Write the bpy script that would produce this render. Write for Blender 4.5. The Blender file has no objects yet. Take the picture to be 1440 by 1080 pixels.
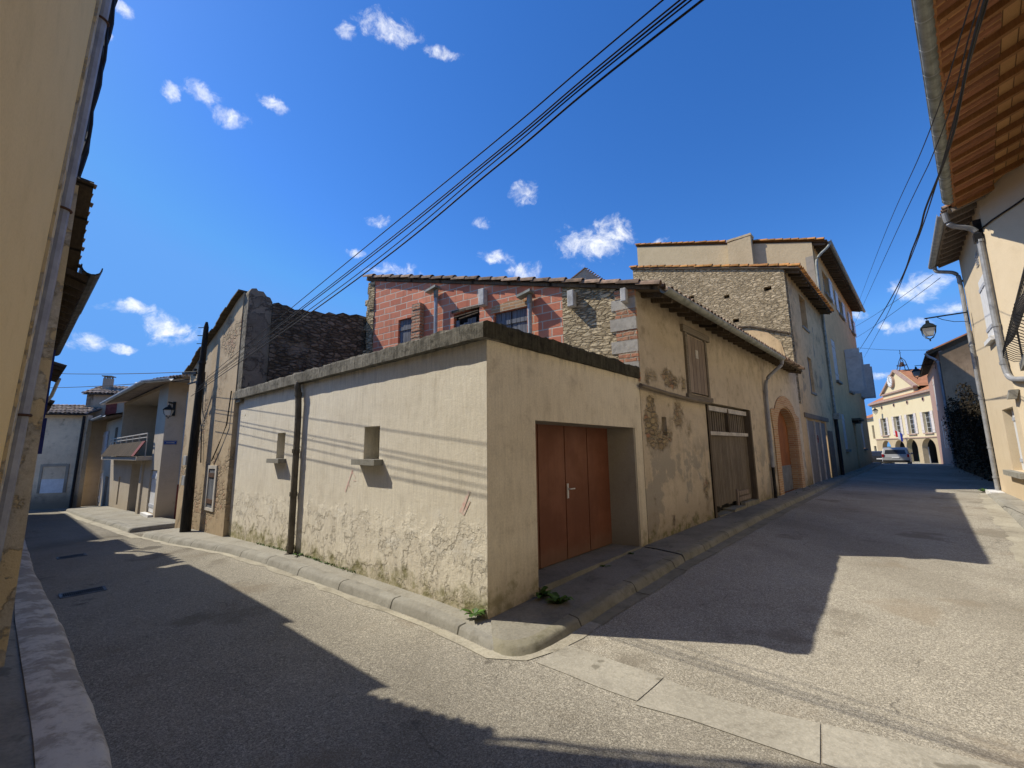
import bpy, bmesh, math, random
from mathutils import Vector, Matrix
from mathutils.geometry import delaunay_2d_cdt
R = math.radians
random.seed(7)
SC = bpy.context.scene
COL = SC.collection

# ------------------------------------------------------------------ frames
# two streets meet at corner A; T runs along the left street, N points out of the
# left facades into the street, D runs along the first part of the right street.
A = Vector((-0.284, 4.770))
T = Vector((-0.761, 0.649)).normalized()
N = Vector((-T.y, T.x)) * 1.0
if N.y > 0: N = -N
D = Vector((0.657, 0.754)).normalized()
C = Vector((2.213, 7.636))                 # where the barn starts
D2 = Vector((0.695, 0.719)).normalized()   # direction of the barn and the houses beyond
N2 = Vector((D2.y, -D2.x))                 # out of those facades into the street
def L(t, p): return A + T * t + N * p
def B2(s, p): return C + D2 * s + N2 * p

def interp(x, pts):
    if x <= pts[0][0]: return pts[0][1]
    for (a, va), (b, vb) in zip(pts, pts[1:]):
        if x <= b: return va + (vb - va) * (x - a) / (b - a)
    return pts[-1][1]
ZT = [(4.5, 0), (30, -0.86)]
ZR = [(0, 0), (8, .14), (36, .14), (46, .28), (64, -.75)]
def zg(P):
    v = Vector((P[0], P[1])) - A
    return interp(v.dot(T), ZT) + interp(v.dot(D), ZR)

# ------------------------------------------------------------------ objects
def tag(o, label=None, cat=None, group=None, kind=None):
    if label: o['label'] = label
    if cat: o['category'] = cat
    if group: o['group'] = group
    if kind: o['kind'] = kind
    return o
def thing(name, label, cat, loc=(0, 0, 0), rotz=0.0, group=None):
    o = bpy.data.objects.new(name, None); COL.objects.link(o)
    o.location = loc; o.rotation_euler = (0, 0, rotz); o.empty_display_size = .2
    return tag(o, label, cat, group)
def ang(d): return math.atan2(d.y, d.x)

class MB:
    def __init__(s): s.v = []; s.f = []; s.m = []
    def vert(s, p): s.v.append(tuple(p)); return len(s.v) - 1
    def face(s, idx, mi=0): s.f.append(tuple(idx)); s.m.append(mi)
    def poly(s, pts, mi=0):
        s.face([s.vert(p) for p in pts], mi)
    def box(s, x0, x1, y0, y1, z0, z1, mi=0):
        i = len(s.v)
        for z in (z0, z1):
            for (x, y) in ((x0, y0), (x1, y0), (x1, y1), (x0, y1)): s.v.append((x, y, z))
        for q in ((0,3,2,1),(4,5,6,7),(0,1,5,4),(1,2,6,5),(2,3,7,6),(3,0,4,7)):
            s.face([i + k for k in q], mi)
    def obox(s, c, ex, ey, ez, mi=0):       # oriented box: centre and three half extents
        c = Vector(c); ex = Vector(ex); ey = Vector(ey); ez = Vector(ez); i = len(s.v)
        for k in (-1, 1):
            for (a, b) in ((-1,-1),(1,-1),(1,1),(-1,1)): s.v.append(tuple(c + ex*a + ey*b + ez*k))
        for q in ((0,3,2,1),(4,5,6,7),(0,1,5,4),(1,2,6,5),(2,3,7,6),(3,0,4,7)):
            s.face([i + k for k in q], mi)
    def bar(s, p, q, w, h=None, mi=0, up=(0,0,1)):
        p = Vector(p); q = Vector(q); d = (q - p); h = h or w
        u = Vector(up)
        if abs(d.normalized().dot(u)) > .98: u = Vector((1,0,0))
        a = d.cross(u).normalized(); b = a.cross(d).normalized()
        s.obox((p + q) / 2, d / 2, a * w / 2, b * h / 2, mi)
    def tube(s, pts, r, n=8, mi=0, caps=True):
        pts = [Vector(p) for p in pts]; rings = []
        for k, p in enumerate(pts):
            d = (pts[min(k+1, len(pts)-1)] - pts[max(k-1, 0)]).normalized()
            u = Vector((0,0,1)) if abs(d.z) < .9 else Vector((1,0,0))
            a = d.cross(u).normalized(); b = a.cross(d).normalized()
            rr = r[k] if isinstance(r, (list, tuple)) else r
            rings.append([s.vert(p + a*rr*math.cos(2*math.pi*j/n) + b*rr*math.sin(2*math.pi*j/n)) for j in range(n)])
        for ra, rb in zip(rings, rings[1:]):
            for j in range(n): s.face((ra[j], ra[(j+1)%n], rb[(j+1)%n], rb[j]), mi)
        if caps:
            s.face(rings[0][::-1], mi); s.face(rings[-1], mi)
    def arc(s, p, q, r, up=(0,0,1), a0=0, a1=180, n=8, mi=0, th=0.012, r2=None, ends=True):
        # open half pipe (gutter or barrel tile) from p to q; angles measured from the side vector toward up
        p = Vector(p); q = Vector(q); d = (q - p).normalized(); u = Vector(up)
        a = d.cross(u).normalized(); b = a.cross(d).normalized(); r2 = r2 or r
        def ring(c, rad): return [s.vert(c + a*rad*math.cos(R(a0+(a1-a0)*j/n)) + b*rad*math.sin(R(a0+(a1-a0)*j/n))) for j in range(n+1)]
        o1, o2, i1, i2 = ring(p, r), ring(q, r2), ring(p, r-th), ring(q, r2-th)
        for j in range(n):
            s.face((o1[j], o1[j+1], o2[j+1], o2[j]), mi); s.face((i1[j+1], i1[j], i2[j], i2[j+1]), mi)
            if ends:
                s.face((o1[j+1], o1[j], i1[j], i1[j+1]), mi); s.face((o2[j], o2[j+1], i2[j+1], i2[j]), mi)
        s.face((o1[0], o2[0], i2[0], i1[0]), mi); s.face((o2[n], o1[n], i1[n], i2[n]), mi)
    def lathe(s, prof, n=10, mi=0, c=(0,0,0)):
        c = Vector(c); rings = []
        for r, z in prof: rings.append([s.vert(c + Vector((r*math.cos(2*math.pi*j/n), r*math.sin(2*math.pi*j/n), z))) for j in range(n)])
        for ra, rb in zip(rings, rings[1:]):
            for j in range(n): s.face((ra[j], ra[(j+1)%n], rb[(j+1)%n], rb[j]), mi)
        s.face(rings[0][::-1], mi); s.face(rings[-1], mi)
    def slab(s, outline, holes, y0, y1, mi=0, hole_mi=None):
        # wall in the xz plane from y0 (front) to y1 with openings
        loops = [outline] + list(holes); vs = []; es = []
        for lp in loops:
            b = len(vs); n = len(lp); vs += [Vector(p) for p in lp]; es += [(b+i, b+(i+1)%n) for i in range(n)]
        r = delaunay_2d_cdt(vs, es, [], 0, 1e-5); V, F = r[0], r[2]
        def inside(p, lp):
            c = False; n = len(lp)
            for i in range(n):
                (xa, za), (xb, zb) = lp[i], lp[(i+1)%n]
                if (za > p[1]) != (zb > p[1]) and p[0] < (xb-xa)*(p[1]-za)/(zb-za)+xa: c = not c
            return c
        f0 = [s.vert((v[0], y0, v[1])) for v in V]; f1 = [s.vert((v[0], y1, v[1])) for v in V]
        for f in F:
            cx = sum(V[i][0] for i in f)/len(f); cz = sum(V[i][1] for i in f)/len(f)
            if not inside((cx, cz), outline) or any(inside((cx, cz), h) for h in holes): continue
            a, b, c = [V[i] for i in f[:3]]
            ccw = (b[0]-a[0])*(c[1]-a[1]) - (b[1]-a[1])*(c[0]-a[0]) > 0
            f = list(f) if ccw else list(f)[::-1]
            s.face([f0[i] for i in f], mi); s.face([f1[i] for i in f[::-1]], mi)
        for k, lp in enumerate(loops):
            ar = sum(lp[i][0]*lp[(i+1)%len(lp)][1]-lp[(i+1)%len(lp)][0]*lp[i][1] for i in range(len(lp)))
            m = mi if k == 0 or hole_mi is None else hole_mi
            for i in range(len(lp)):
                a, b = lp[i], lp[(i+1)%len(lp)]
                q = [(a[0],y0,a[1]), (a[0],y1,a[1]), (b[0],y1,b[1]), (b[0],y0,b[1])]
                if (ar > 0) == (k != 0): q = q[::-1]
                s.poly(q, m)
    def build(s, name, mats, parent=None, smooth=False, M=None, label=None, bevel=0):
        me = bpy.data.meshes.new(name); me.from_pydata(s.v, [], s.f)
        if not isinstance(mats, (list, tuple)): mats = [mats]
        for m in mats: me.materials.append(m)
        if len(mats) > 1: me.polygons.foreach_set('material_index', s.m)
        if smooth: me.polygons.foreach_set('use_smooth', [True]*len(me.polygons))
        me.update()
        o = bpy.data.objects.new(name, me); COL.objects.link(o)
        if parent: o.parent = parent
        if M is not None: o.matrix_local = M
        if label: o['label'] = label
        if bevel:
            b = o.modifiers.new('bevel', 'BEVEL'); b.width = bevel; b.segments = 2; b.limit_method = 'ANGLE'
        return o

def each(name, mat, parent, fns, **kw):
    for fn in fns:
        mb = MB(); fn(mb); mb.build(name, mat, parent, **kw)
def rect(x0, x1, z0, z1): return [(x0, z0), (x1, z0), (x1, z1), (x0, z1)]
def archpoly(x0, x1, z0, zs, rise, n=12):
    c = (x0+x1)/2; h = (x1-x0)/2
    return [(x0, z0), (x1, z0)] + [(c + h*math.cos(math.pi*k/n), zs + rise*math.sin(math.pi*k/n)) for k in range(n+1)]
def hsh(*k):
    x = math.sin(sum((i+1)*12.9898*v for i, v in enumerate(k)) + 4.1414*len(k)) * 43758.5453
    return x - math.floor(x)
def vnoise(x, y=0.0, seed=0):
    xi, yi = math.floor(x), math.floor(y); fx, fy = x-xi, y-yi
    fx = fx*fx*(3-2*fx); fy = fy*fy*(3-2*fy)
    h = lambda a, b: hsh(a, b, seed)*2-1
    return (h(xi,yi)*(1-fx)+h(xi+1,yi)*fx)*(1-fy) + (h(xi,yi+1)*(1-fx)+h(xi+1,yi+1)*fx)*fy

# ------------------------------------------------------------------ material kit
class Mat:
    def __init__(s, name):
        s.mat = bpy.data.materials.new(name); s.mat.use_nodes = True
        s.t = s.mat.node_tree; s.t.nodes.clear()
        s.co = s.n('ShaderNodeTexCoord').outputs['Object']
        s.geo = None
    def n(s, ty, **kw):
        nd = s.t.nodes.new(ty)
        for k, v in kw.items(): setattr(nd, k, v)
        return nd
    def put(s, sock, v):
        if v is None: return
        if isinstance(v, bpy.types.NodeSocket): s.t.links.new(v, sock)
        else:
            if sock.type == 'RGBA' and len(v) == 3: v = (*v, 1)
            sock.default_value = v
    def mapv(s, scale=(1,1,1), loc=(0,0,0), rot=(0,0,0), v=None):
        m = s.n('ShaderNodeMapping'); s.put(m.inputs['Vector'], v or s.co)
        m.inputs['Scale'].default_value = scale; m.inputs['Location'].default_value = loc; m.inputs['Rotation'].default_value = rot
        return m.outputs[0]
    def noise(s, scale=5, detail=4, rough=.55, v=None, dist=0):
        m = s.n('ShaderNodeTexNoise'); s.put(m.inputs['Vector'], v or s.co)
        m.inputs['Scale'].default_value = scale; m.inputs['Detail'].default_value = detail
        m.inputs['Roughness'].default_value = rough; m.inputs['Distortion'].default_value = dist
        return m.outputs['Fac']
    def warp(s, amt=.1, scale=3, v=None):
        m = s.n('ShaderNodeTexNoise'); s.put(m.inputs['Vector'], v or s.co); m.inputs['Scale'].default_value = scale; m.inputs['Detail'].default_value = 2
        a = s.n('ShaderNodeVectorMath', operation='SUBTRACT'); s.put(a.inputs[0], m.outputs['Color']); a.inputs[1].default_value = (.5,.5,.5)
        b = s.n('ShaderNodeVectorMath', operation='SCALE'); s.put(b.inputs[0], a.outputs[0]); b.inputs['Scale'].default_value = amt
        c = s.n('ShaderNodeVectorMath', operation='ADD'); s.put(c.inputs[0], v or s.co); s.put(c.inputs[1], b.outputs[0])
        return c.outputs[0]
    def voro(s, scale=5, feature='F1', v=None, out='Distance', rnd=1):
        m = s.n('ShaderNodeTexVoronoi', feature=feature); s.put(m.inputs['Vector'], v or s.co)
        m.inputs['Scale'].default_value = scale; m.inputs['Randomness'].default_value = rnd
        return m.outputs[out]
    def xyz(s, v=None):
        m = s.n('ShaderNodeSeparateXYZ'); s.put(m.inputs[0], v or s.co); return m.outputs
    def m(s, op, a, b=None, c=None, clamp=False):
        k = s.n('ShaderNodeMath', operation=op, use_clamp=clamp)
        for i, x in enumerate((a, b, c)):
            if x is not None: s.put(k.inputs[i], x)
        return k.outputs[0]
    def mr(s, v, a, b, c=0, d=1, smooth=True):
        k = s.n('ShaderNodeMapRange'); k.interpolation_type = 'SMOOTHSTEP' if smooth else 'LINEAR'
        s.put(k.inputs['Value'], v)
        for nm, x in zip(('From Min','From Max','To Min','To Max'), (a, b, c, d)): s.put(k.inputs[nm], float(x))
        return k.outputs[0]
    def mix(s, f, a, b, blend='MIX'):
        k = s.n('ShaderNodeMix', data_type='RGBA', blend_type=blend)
        s.put(k.inputs[0], f); s.put(k.inputs[6], a); s.put(k.inputs[7], b); return k.outputs[2]
    def ramp(s, f, stops):
        k = s.n('ShaderNodeValToRGB'); s.put(k.inputs[0], f); e = k.color_ramp.elements
        while len(e) < len(stops): e.new(.5)
        for i, (p, c) in enumerate(stops): e[i].position = p; e[i].color = (*c, 1)
        return k.outputs[0]
    def hsv(s, c, v=1.0, sat=1.0):
        k = s.n('ShaderNodeHueSaturation'); s.put(k.inputs['Color'], c); s.put(k.inputs['Value'], v); s.put(k.inputs['Saturation'], sat); return k.outputs[0]
    def island(s):
        return s.n('ShaderNodeNewGeometry').outputs['Random Per Island']
    def bump(s, h, strength=.5, dist=.02, nrm=None):
        k = s.n('ShaderNodeBump'); s.put(k.inputs['Height'], h); k.inputs['Strength'].default_value = strength; k.inputs['Distance'].default_value = dist
        if nrm: s.put(k.inputs['Normal'], nrm)
        return k.outputs[0]
    def out(s, col, rough=.9, nrm=None, metal=0, spec=.3, trans=0, emit=None):
        p = s.n('ShaderNodeBsdfPrincipled'); s.put(p.inputs['Base Color'], col); s.put(p.inputs['Roughness'], rough)
        s.put(p.inputs['Metallic'], metal); p.inputs['Specular IOR Level'].default_value = spec
        p.inputs['Transmission Weight'].default_value = trans
        if nrm: s.put(p.inputs['Normal'], nrm)
        o = s.n('ShaderNodeOutputMaterial'); s.t.links.new(p.outputs[0], o.inputs[0]); return s.mat

def rubble(k, sx, sz, cols, mortar, v=None, wamp=.45, edge=.17, dark=.35):
    # colour and height of rough laid stone: flattened cells, uneven joints, weathered faces
    w = k.mapv((sx, sx, sz), v=v); w = k.warp(wamp*1.5, .7, w); w = k.warp(.40, 2.3, w); w = k.warp(.12, 7, w)
    de = k.voro(1, 'DISTANCE_TO_EDGE', w); ce = k.voro(1, 'F1', w, 'Color')
    sep = k.n('ShaderNodeSeparateColor'); k.put(sep.inputs[0], ce)
    col = k.ramp(sep.outputs[0], [(i/(len(cols)-1), c) for i, c in enumerate(cols)])
    n = k.noise(11, 8, .72); jn = k.noise(6, 5, .65); big = k.noise(.8, 5, .6)
    col = k.mix(k.mr(n, .32, .68, 0, .55), col, k.hsv(col, .42)); col = k.mix(k.mr(n, .6, .75, 0, .5), col, k.hsv(mortar, 1.15))
    d2 = k.m('ADD', de, k.m('MULTIPLY', k.m('SUBTRACT', jn, .5), .34))
    e = k.mr(d2, -.02, edge); deep = k.m('MULTIPLY', k.mr(d2, .035, -.03), k.mr(big, .35, .6, .2, .9))
    col = k.mix(e, mortar, col); col = k.mix(k.m('MULTIPLY', deep, .8), col, tuple(c*dark for c in mortar))
    h = k.m('ADD', k.m('MULTIPLY', e, k.m('ADD', .45, k.m('MULTIPLY', sep.outputs[1], .75))), k.m('MULTIPLY', n, .55))
    return col, k.m('SUBTRACT', h, k.m('MULTIPLY', deep, .35))

def plaster(name, c1, c2, dark=(.1,.085,.06), streak=.35, low=None, peel=None, moss=None, stone=None, zones=None, crackle=0, bs=.5, sc=1.0, drip=None, top=None, soil=.35, patch=None, brush=0, joint=None, chips=0):
    k = Mat(name); z = k.xyz()[2]
    big = k.noise(.55*sc, 5, .6); mid = k.noise(3.2*sc, 8, .68); fine = k.noise(45, 5, .6); grit = k.noise(180, 2, .5)
    col = k.mix(k.mr(k.m('ADD', k.m('MULTIPLY', big, .6), k.m('MULTIPLY', mid, .4)), .35, .65), c1, c2)
    col = k.mix(k.mr(mid, .52, .78, 0, soil), col, dark)
    sm = k.mr(k.noise(.9*sc, 4, .6, k.mapv(loc=(8,3,5))), .42, .66)
    st = k.noise(1, 7, .65, k.warp(.06, 5, k.mapv((6, 6, .55))))
    col = k.mix(k.m('MULTIPLY', k.mr(st, .48, .78, 0, streak), sm), col, dark)
    lt = k.noise(1, 6, .65, k.mapv((9, 9, 1.2), (3, 3, 3)))
    col = k.mix(k.m('MULTIPLY', k.mr(lt, .52, .76, 0, streak*.5), k.m('SUBTRACT', 1, sm)), col, k.hsv(c1, 1.2, .85))
    blot = k.noise(1.6*sc, 7, .7, k.mapv(loc=(1,9,4))); col = k.mix(k.mr(blot, .50, .72, 0, soil*.8), col, k.hsv(c2, .72))
    if patch:
        pn_ = k.noise(patch[2], 6, .62, k.mapv(loc=patch[3])); pf_ = k.m('MULTIPLY', k.mr(pn_, patch[0], patch[0]+.05), k.mr(z, patch[4], patch[4]-.8)); col = k.mix(k.m('MULTIPLY', pf_, .85), col, patch[1])
    col = k.mix(k.mr(fine, .35, .65, 0, .16), col, dark)
    if brush:
        bn = k.noise(1, 8, .7, k.mapv((26, 26, 2.6))); col = k.hsv(col, k.mr(bn, .3, .7, 1-brush, 1+brush*.7))
    h = k.m('ADD', k.m('MULTIPLY', fine, .10), k.m('MULTIPLY', mid, .35)); h = k.m('ADD', h, k.m('MULTIPLY', grit, .04))
    zz = k.m('ADD', z, k.m('MULTIPLY', k.m('SUBTRACT', mid, .5), 1.1))
    if top:      # darker band towards the top of the wall: (z0, z1, strength)
        col = k.mix(k.mr(zz, top[0], top[1], 0, top[2]), col, dark)
    if drip:     # dark runs below an edge at height drip[0]
        ds = k.noise(1, 3, .5, k.mapv((6, 6, .15), (9, 2, 1)))
        f = k.m('MULTIPLY', k.mr(ds, .5, .62), k.mr(k.m('ADD', z, k.m('MULTIPLY', ds, -.9)), drip[0]-.75, drip[0]-.35))
        col = k.mix(k.m('MULTIPLY', f, drip[1]), col, (.055,.05,.035))
    if peel:     # flaking skin in a zone of heights: (z0, z1, amount, under colour)
        pn = k.noise(2.1, 9, .66); zone = k.m('MULTIPLY', k.mr(zz, peel[1], peel[1]-.35), k.mr(zz, peel[0], peel[0]+.2))
        f = k.m('MULTIPLY', k.mr(pn, .50, .53), zone)
        col = k.mix(k.m('MULTIPLY', f, peel[2]), col, peel[3])
        col = k.mix(k.m('MULTIPLY', k.m('MULTIPLY', k.mr(pn, .47, .5), k.mr(pn, .54, .505)), k.m('MULTIPLY', zone, .26)), col, k.hsv(dark, .8))  # dark rims painted along the flakes as their edge shadow
        ef = k.noise(2.3, 7, .7, k.mapv((1,1,1.6), (2,2,2))); eb = k.m('MULTIPLY', k.mr(zz, peel[1]+.12, peel[1]-.18), k.mr(zz, peel[1]-.75, peel[1]-.3)); col = k.mix(k.m('MULTIPLY', k.m('MULTIPLY', eb, k.mr(ef, .52, .68)), .42), col, (.86,.84,.76))
        h = k.m('ADD', h, k.m('MULTIPLY', f, -.8)); bl = k.noise(6, 9, .76)
        h = k.m('ADD', h, k.m('MULTIPLY', k.m('MULTIPLY', bl, zone), .95))
    if stone:    # places where the render has fallen off: dict(thr, z0, z1, ...)
        sn = k.noise(stone.get('scale', .8), 8, .66, k.mapv((1,1,1), stone.get('off', (5,1,2))))
        b = sn
        if 'z0' in stone: b = k.m('ADD', b, k.mr(z, stone['z0'], stone['z1'], stone.get('lo', .12), stone.get('hi', -.12)))
        if 'x0' in stone:
            x = k.xyz()[0]; b = k.m('ADD', b, k.mr(x, stone['x0'], stone['x1'], stone.get('xa', .1), stone.get('xb', -.3)))
        X_ = k.xyz()[0]
        for (bx0, bx1, bz0, bz1, am) in stone.get('boost', ()):
            bf = k.m('MULTIPLY', k.m('MULTIPLY', k.mr(X_, bx0-.25, bx0+.25), k.mr(X_, bx1+.25, bx1-.25)), k.m('MULTIPLY', k.mr(z, bz0-.15, bz0+.15), k.mr(z, bz1+.15, bz1-.15)))
            b = k.m('ADD', b, k.m('MULTIPLY', bf, am))
        f = k.mr(b, stone['thr']-.015, stone['thr']+.055)
        rc, rh = rubble(k, stone.get('sx', 5), stone.get('sz', 8), stone['cols'], stone['mortar'])
        ed = k.m('MULTIPLY', k.mr(b, stone['thr']-.05, stone['thr']), k.mr(b, stone['thr']+.05, stone['thr']))
        col = k.mix(f, col, rc); col = k.mix(k.m('MULTIPLY', ed, .22), col, k.hsv(dark, .6))
        h = k.m('ADD', k.m('MULTIPLY', h, k.m('SUBTRACT', 1, f)), k.m('MULTIPLY', f, k.m('SUBTRACT', k.m('MULTIPLY', rh, 1.3), 1.2)))
    if low:      # damp foot: (z0, z1, colour, strength)
        col = k.mix(k.mr(zz, low[1], low[0], 0, low[3]), col, low[2])
    if moss:     # (z top, colour)
        mn = k.noise(5, 6, .7, k.mapv((1,1,1), (7,7,7)))
        col = k.mix(k.m('MULTIPLY', k.mr(zz, moss[0]+.12, moss[0]-.12), k.mr(mn, .4, .6, 0, moss[2])), col, moss[1])
    if crackle:
        cr = k.voro(.9, 'DISTANCE_TO_EDGE', k.warp(.7, 2.2)); f = k.m('MULTIPLY', k.mr(cr, .006, .0), k.mr(big, .5, .62))
        col = k.mix(k.m('MULTIPLY', f, crackle), col, (.05,.04,.03)); h = k.m('ADD', h, k.m('MULTIPLY', f, -.5))
    if chips:    # small chipped holes
        cd = k.voro(chips, 'F1', k.warp(.05, 9)); sz_ = k.noise(1.7, 2, .5, k.mapv(loc=(6,2,9))); f = k.m('MULTIPLY', k.mr(cd, .045, .025), k.mr(sz_, .5, .56))
        col = k.mix(k.m('MULTIPLY', f, .75), col, k.hsv(dark, .45)); h = k.m('ADD', h, k.m('MULTIPLY', f, -1.2))
    if joint:    # open joints across a kerb every joint[2] metres
        w_ = k.xyz(k.warp(.03, 6)); a_ = k.m('ADD', k.m('MULTIPLY', w_[0], joint[0]), k.m('MULTIPLY', w_[1], joint[1])); fr = k.m('FRACT', k.m('DIVIDE', a_, joint[2]))
        f = k.m('MULTIPLY', k.mr(fr, .0, .006), k.mr(fr, .022, .014)); col = k.mix(k.m('MULTIPLY', f, .75), col, (.05,.045,.03)); h = k.m('ADD', h, k.m('MULTIPLY', f, -1.0))
    return k.out(col, .93, k.bump(h, bs, .035), spec=.15)

def simple(name, c, c2=None, rough=.6, scale=8, bump=.15, metal=0, spec=.3, var=.5, stretch=None, dist=.01, isl=0):
    k = Mat(name); v = k.mapv(stretch) if stretch else None
    n = k.noise(scale, 7, .65, v); f = k.noise(scale*9, 3, .6, v)
    col = k.mix(k.mr(n, .35, .68, 0, 1), c, c2 or tuple(x*.6 for x in c)) if var else c
    if isl: col = k.hsv(col, k.mr(k.island(), 0, 1, 1-isl, 1+isl, False))
    return k.out(col, k.mr(n, .3, .7, rough-.08, rough+.1), k.bump(k.m('ADD', n, k.m('MULTIPLY', f, .4)), bump, dist), metal, spec)

def woodmat(name, c1, c2, dark, plank=.14, axis=0, rough=.8, wear=.4, grain=1.0):
    k = Mat(name); sep = k.xyz()
    x = sep[axis]; y = k.m('ADD', sep[1 if axis == 0 else 0], 0)
    pid = k.m('FLOOR', k.m('DIVIDE', x, plank))
    wn = k.n('ShaderNodeTexWhiteNoise', noise_dimensions='1D'); k.put(wn.inputs['W'], pid)
    sx = [18, 18, 18]; sx[2] = 1.1
    if axis == 2: sx = [1.1, 18, 18]
    sh = k.n('ShaderNodeVectorMath', operation='ADD'); k.put(sh.inputs[0], k.co); k.put(sh.inputs[1], wn.outputs['Color'])
    g = k.noise(2.2*grain, 8, .72, k.mapv(tuple(sx), v=sh.outputs[0]))
    big = k.noise(1.5, 4, .6)
    col = k.mix(k.mr(g, .3, .7), c1, c2); col = k.mix(k.mr(wn.outputs['Value'], 0, 1, 0, .45, False), col, dark)
    col = k.mix(k.mr(big, .45, .7, 0, wear), col, dark)
    fr = k.m('FRACT', k.m('DIVIDE', x, plank)); gap = k.m('MULTIPLY', k.mr(fr, 0, .07), k.mr(fr, 1, .93)) if plank < 1.5 else 1.0
    if plank >= 1.5: gap = k.m('ADD', 1.0, 0.0)
    col = k.mix(gap, tuple(v*.35 for v in dark), col)
    h = k.m('ADD', k.m('MULTIPLY', g, .4), gap)
    return k.out(col, rough, k.bump(h, .5, .012), spec=.2)
# ------------------------------------------------------------------ materials
STONES = [(.30,.23,.13), (.42,.33,.19), (.36,.27,.15), (.46,.37,.24), (.27,.20,.12), (.40,.31,.19)]
M = {}
def brickmat():
    k = Mat('terracotta_block'); sp = k.xyz(k.warp(.03, 3)); x, z = sp[0], sp[2]
    cx = k.n('ShaderNodeCombineXYZ'); k.put(cx.inputs[0], x); k.put(cx.inputs[1], z)
    b = k.n('ShaderNodeTexBrick', offset=.5, squash=1.0)
    k.put(b.inputs['Vector'], cx.outputs[0]); b.inputs['Scale'].default_value = 1
    b.inputs['Brick Width'].default_value = .44; b.inputs['Row Height'].default_value = .185
    b.inputs['Mortar Size'].default_value = .015; b.inputs['Mortar Smooth'].default_value = .3; b.inputs['Bias'].default_value = 0
    k.put(b.inputs['Color1'], (.82,.32,.19)); k.put(b.inputs['Color2'], (.62,.21,.125)); k.put(b.inputs['Mortar'], (.64,.54,.43))
    n = k.noise(3, 7, .65); col = k.mix(k.mr(n, .48, .75, 0, .5), b.outputs[0], (.40,.24,.18))
    rib = k.m('SINE', k.m('MULTIPLY', z, 200)); s2 = k.noise(1, 5, .6, k.mapv((6,6,.7)))
    col = k.mix(k.mr(s2, .5, .75, 0, .35), col, (.14,.07,.055))
    sm = k.noise(.9, 6, .7, k.mapv(loc=(3,3,3))); f = k.mr(sm, .66, .70)      # smears of mortar
    col = k.mix(k.m('MULTIPLY', f, .85), col, (.46,.37,.30))
    h = k.m('ADD', k.m('MULTIPLY', k.m('SUBTRACT', 1, b.outputs['Fac']), 1), k.m('MULTIPLY', n, .5)); h = k.m('ADD', h, k.m('MULTIPLY', rib, .06))
    return k.out(col, .9, k.bump(h, .5, .02), spec=.15)
def quoinmat():
    k = Mat('brick_and_stone_quoin'); sp = k.xyz(k.warp(.06, 5)); cx = k.n('ShaderNodeCombineXYZ'); k.put(cx.inputs[0], k.m('ADD', sp[0], sp[1])); k.put(cx.inputs[1], sp[2])
    b = k.n('ShaderNodeTexBrick', offset=.5); k.put(b.inputs['Vector'], cx.outputs[0]); b.inputs['Scale'].default_value = 1
    b.inputs['Brick Width'].default_value = .24; b.inputs['Row Height'].default_value = .085; b.inputs['Mortar Size'].default_value = .016; b.inputs['Mortar Smooth'].default_value = .5
    k.put(b.inputs['Color1'], (.62,.26,.15)); k.put(b.inputs['Color2'], (.52,.27,.16)); k.put(b.inputs['Mortar'], (.48,.39,.28))
    n = k.noise(7, 7, .7); col = k.mix(k.mr(n, .45, .7, 0, .6), b.outputs[0], (.36,.30,.22))
    h = k.m('ADD', k.m('MULTIPLY', k.m('SUBTRACT', 1, b.outputs['Fac']), .8), n)
    return k.out(col, .95, k.bump(h, .9, .04), spec=.1)
def rubblemat(name, sx, sz, cols, mortar, bs=1.0, wamp=.12, edge=.12, wash=None, dk=.3):
    k = Mat(name); col, h = rubble(k, sx, sz, cols, mortar, None, wamp, edge)
    b = k.noise(.7, 6, .65)
    if wash:
        f = k.mr(b, wash[1], wash[1]+.06); col = k.mix(k.m('MULTIPLY', f, .9), col, wash[0]); h = k.m('MULTIPLY', h, k.m('SUBTRACT', 1, k.m('MULTIPLY', f, .7)))
    st = k.noise(1, 5, .6, k.mapv((3,3,.4))); col = k.mix(k.mr(st, .5, .75, 0, dk), col, (.07,.055,.035))
    return k.out(col, .95, k.bump(h, bs, .07), spec=.1)
def stonewallmat(name, rw, rh, c1, c2, mortar, bs=1.0, wash=None, soil=.4, dark=.35):
    k = Mat(name); m_ = tuple((a+b)/2 for a, b in zip(c1, c2))
    col, h = rubble(k, 1/rw, 1/rh, [c2, m_, c1, tuple(v*1.15 for v in c1), m_, c2], mortar, dark=dark); b = k.noise(.6, 6, .65)
    if wash:
        f = k.mr(b, wash[1], wash[1]+.08); col = k.mix(k.m('MULTIPLY', f, .9), col, wash[0]); h = k.m('MULTIPLY', h, k.m('SUBTRACT', 1, k.m('MULTIPLY', f, .6)))
    st = k.noise(1, 6, .6, k.mapv((2.2,2.2,.35))); col = k.mix(k.mr(st, .48, .75, 0, soil), col, (.06,.048,.03))
    return k.out(col, .95, k.bump(h, bs, .06), spec=.1)

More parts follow.
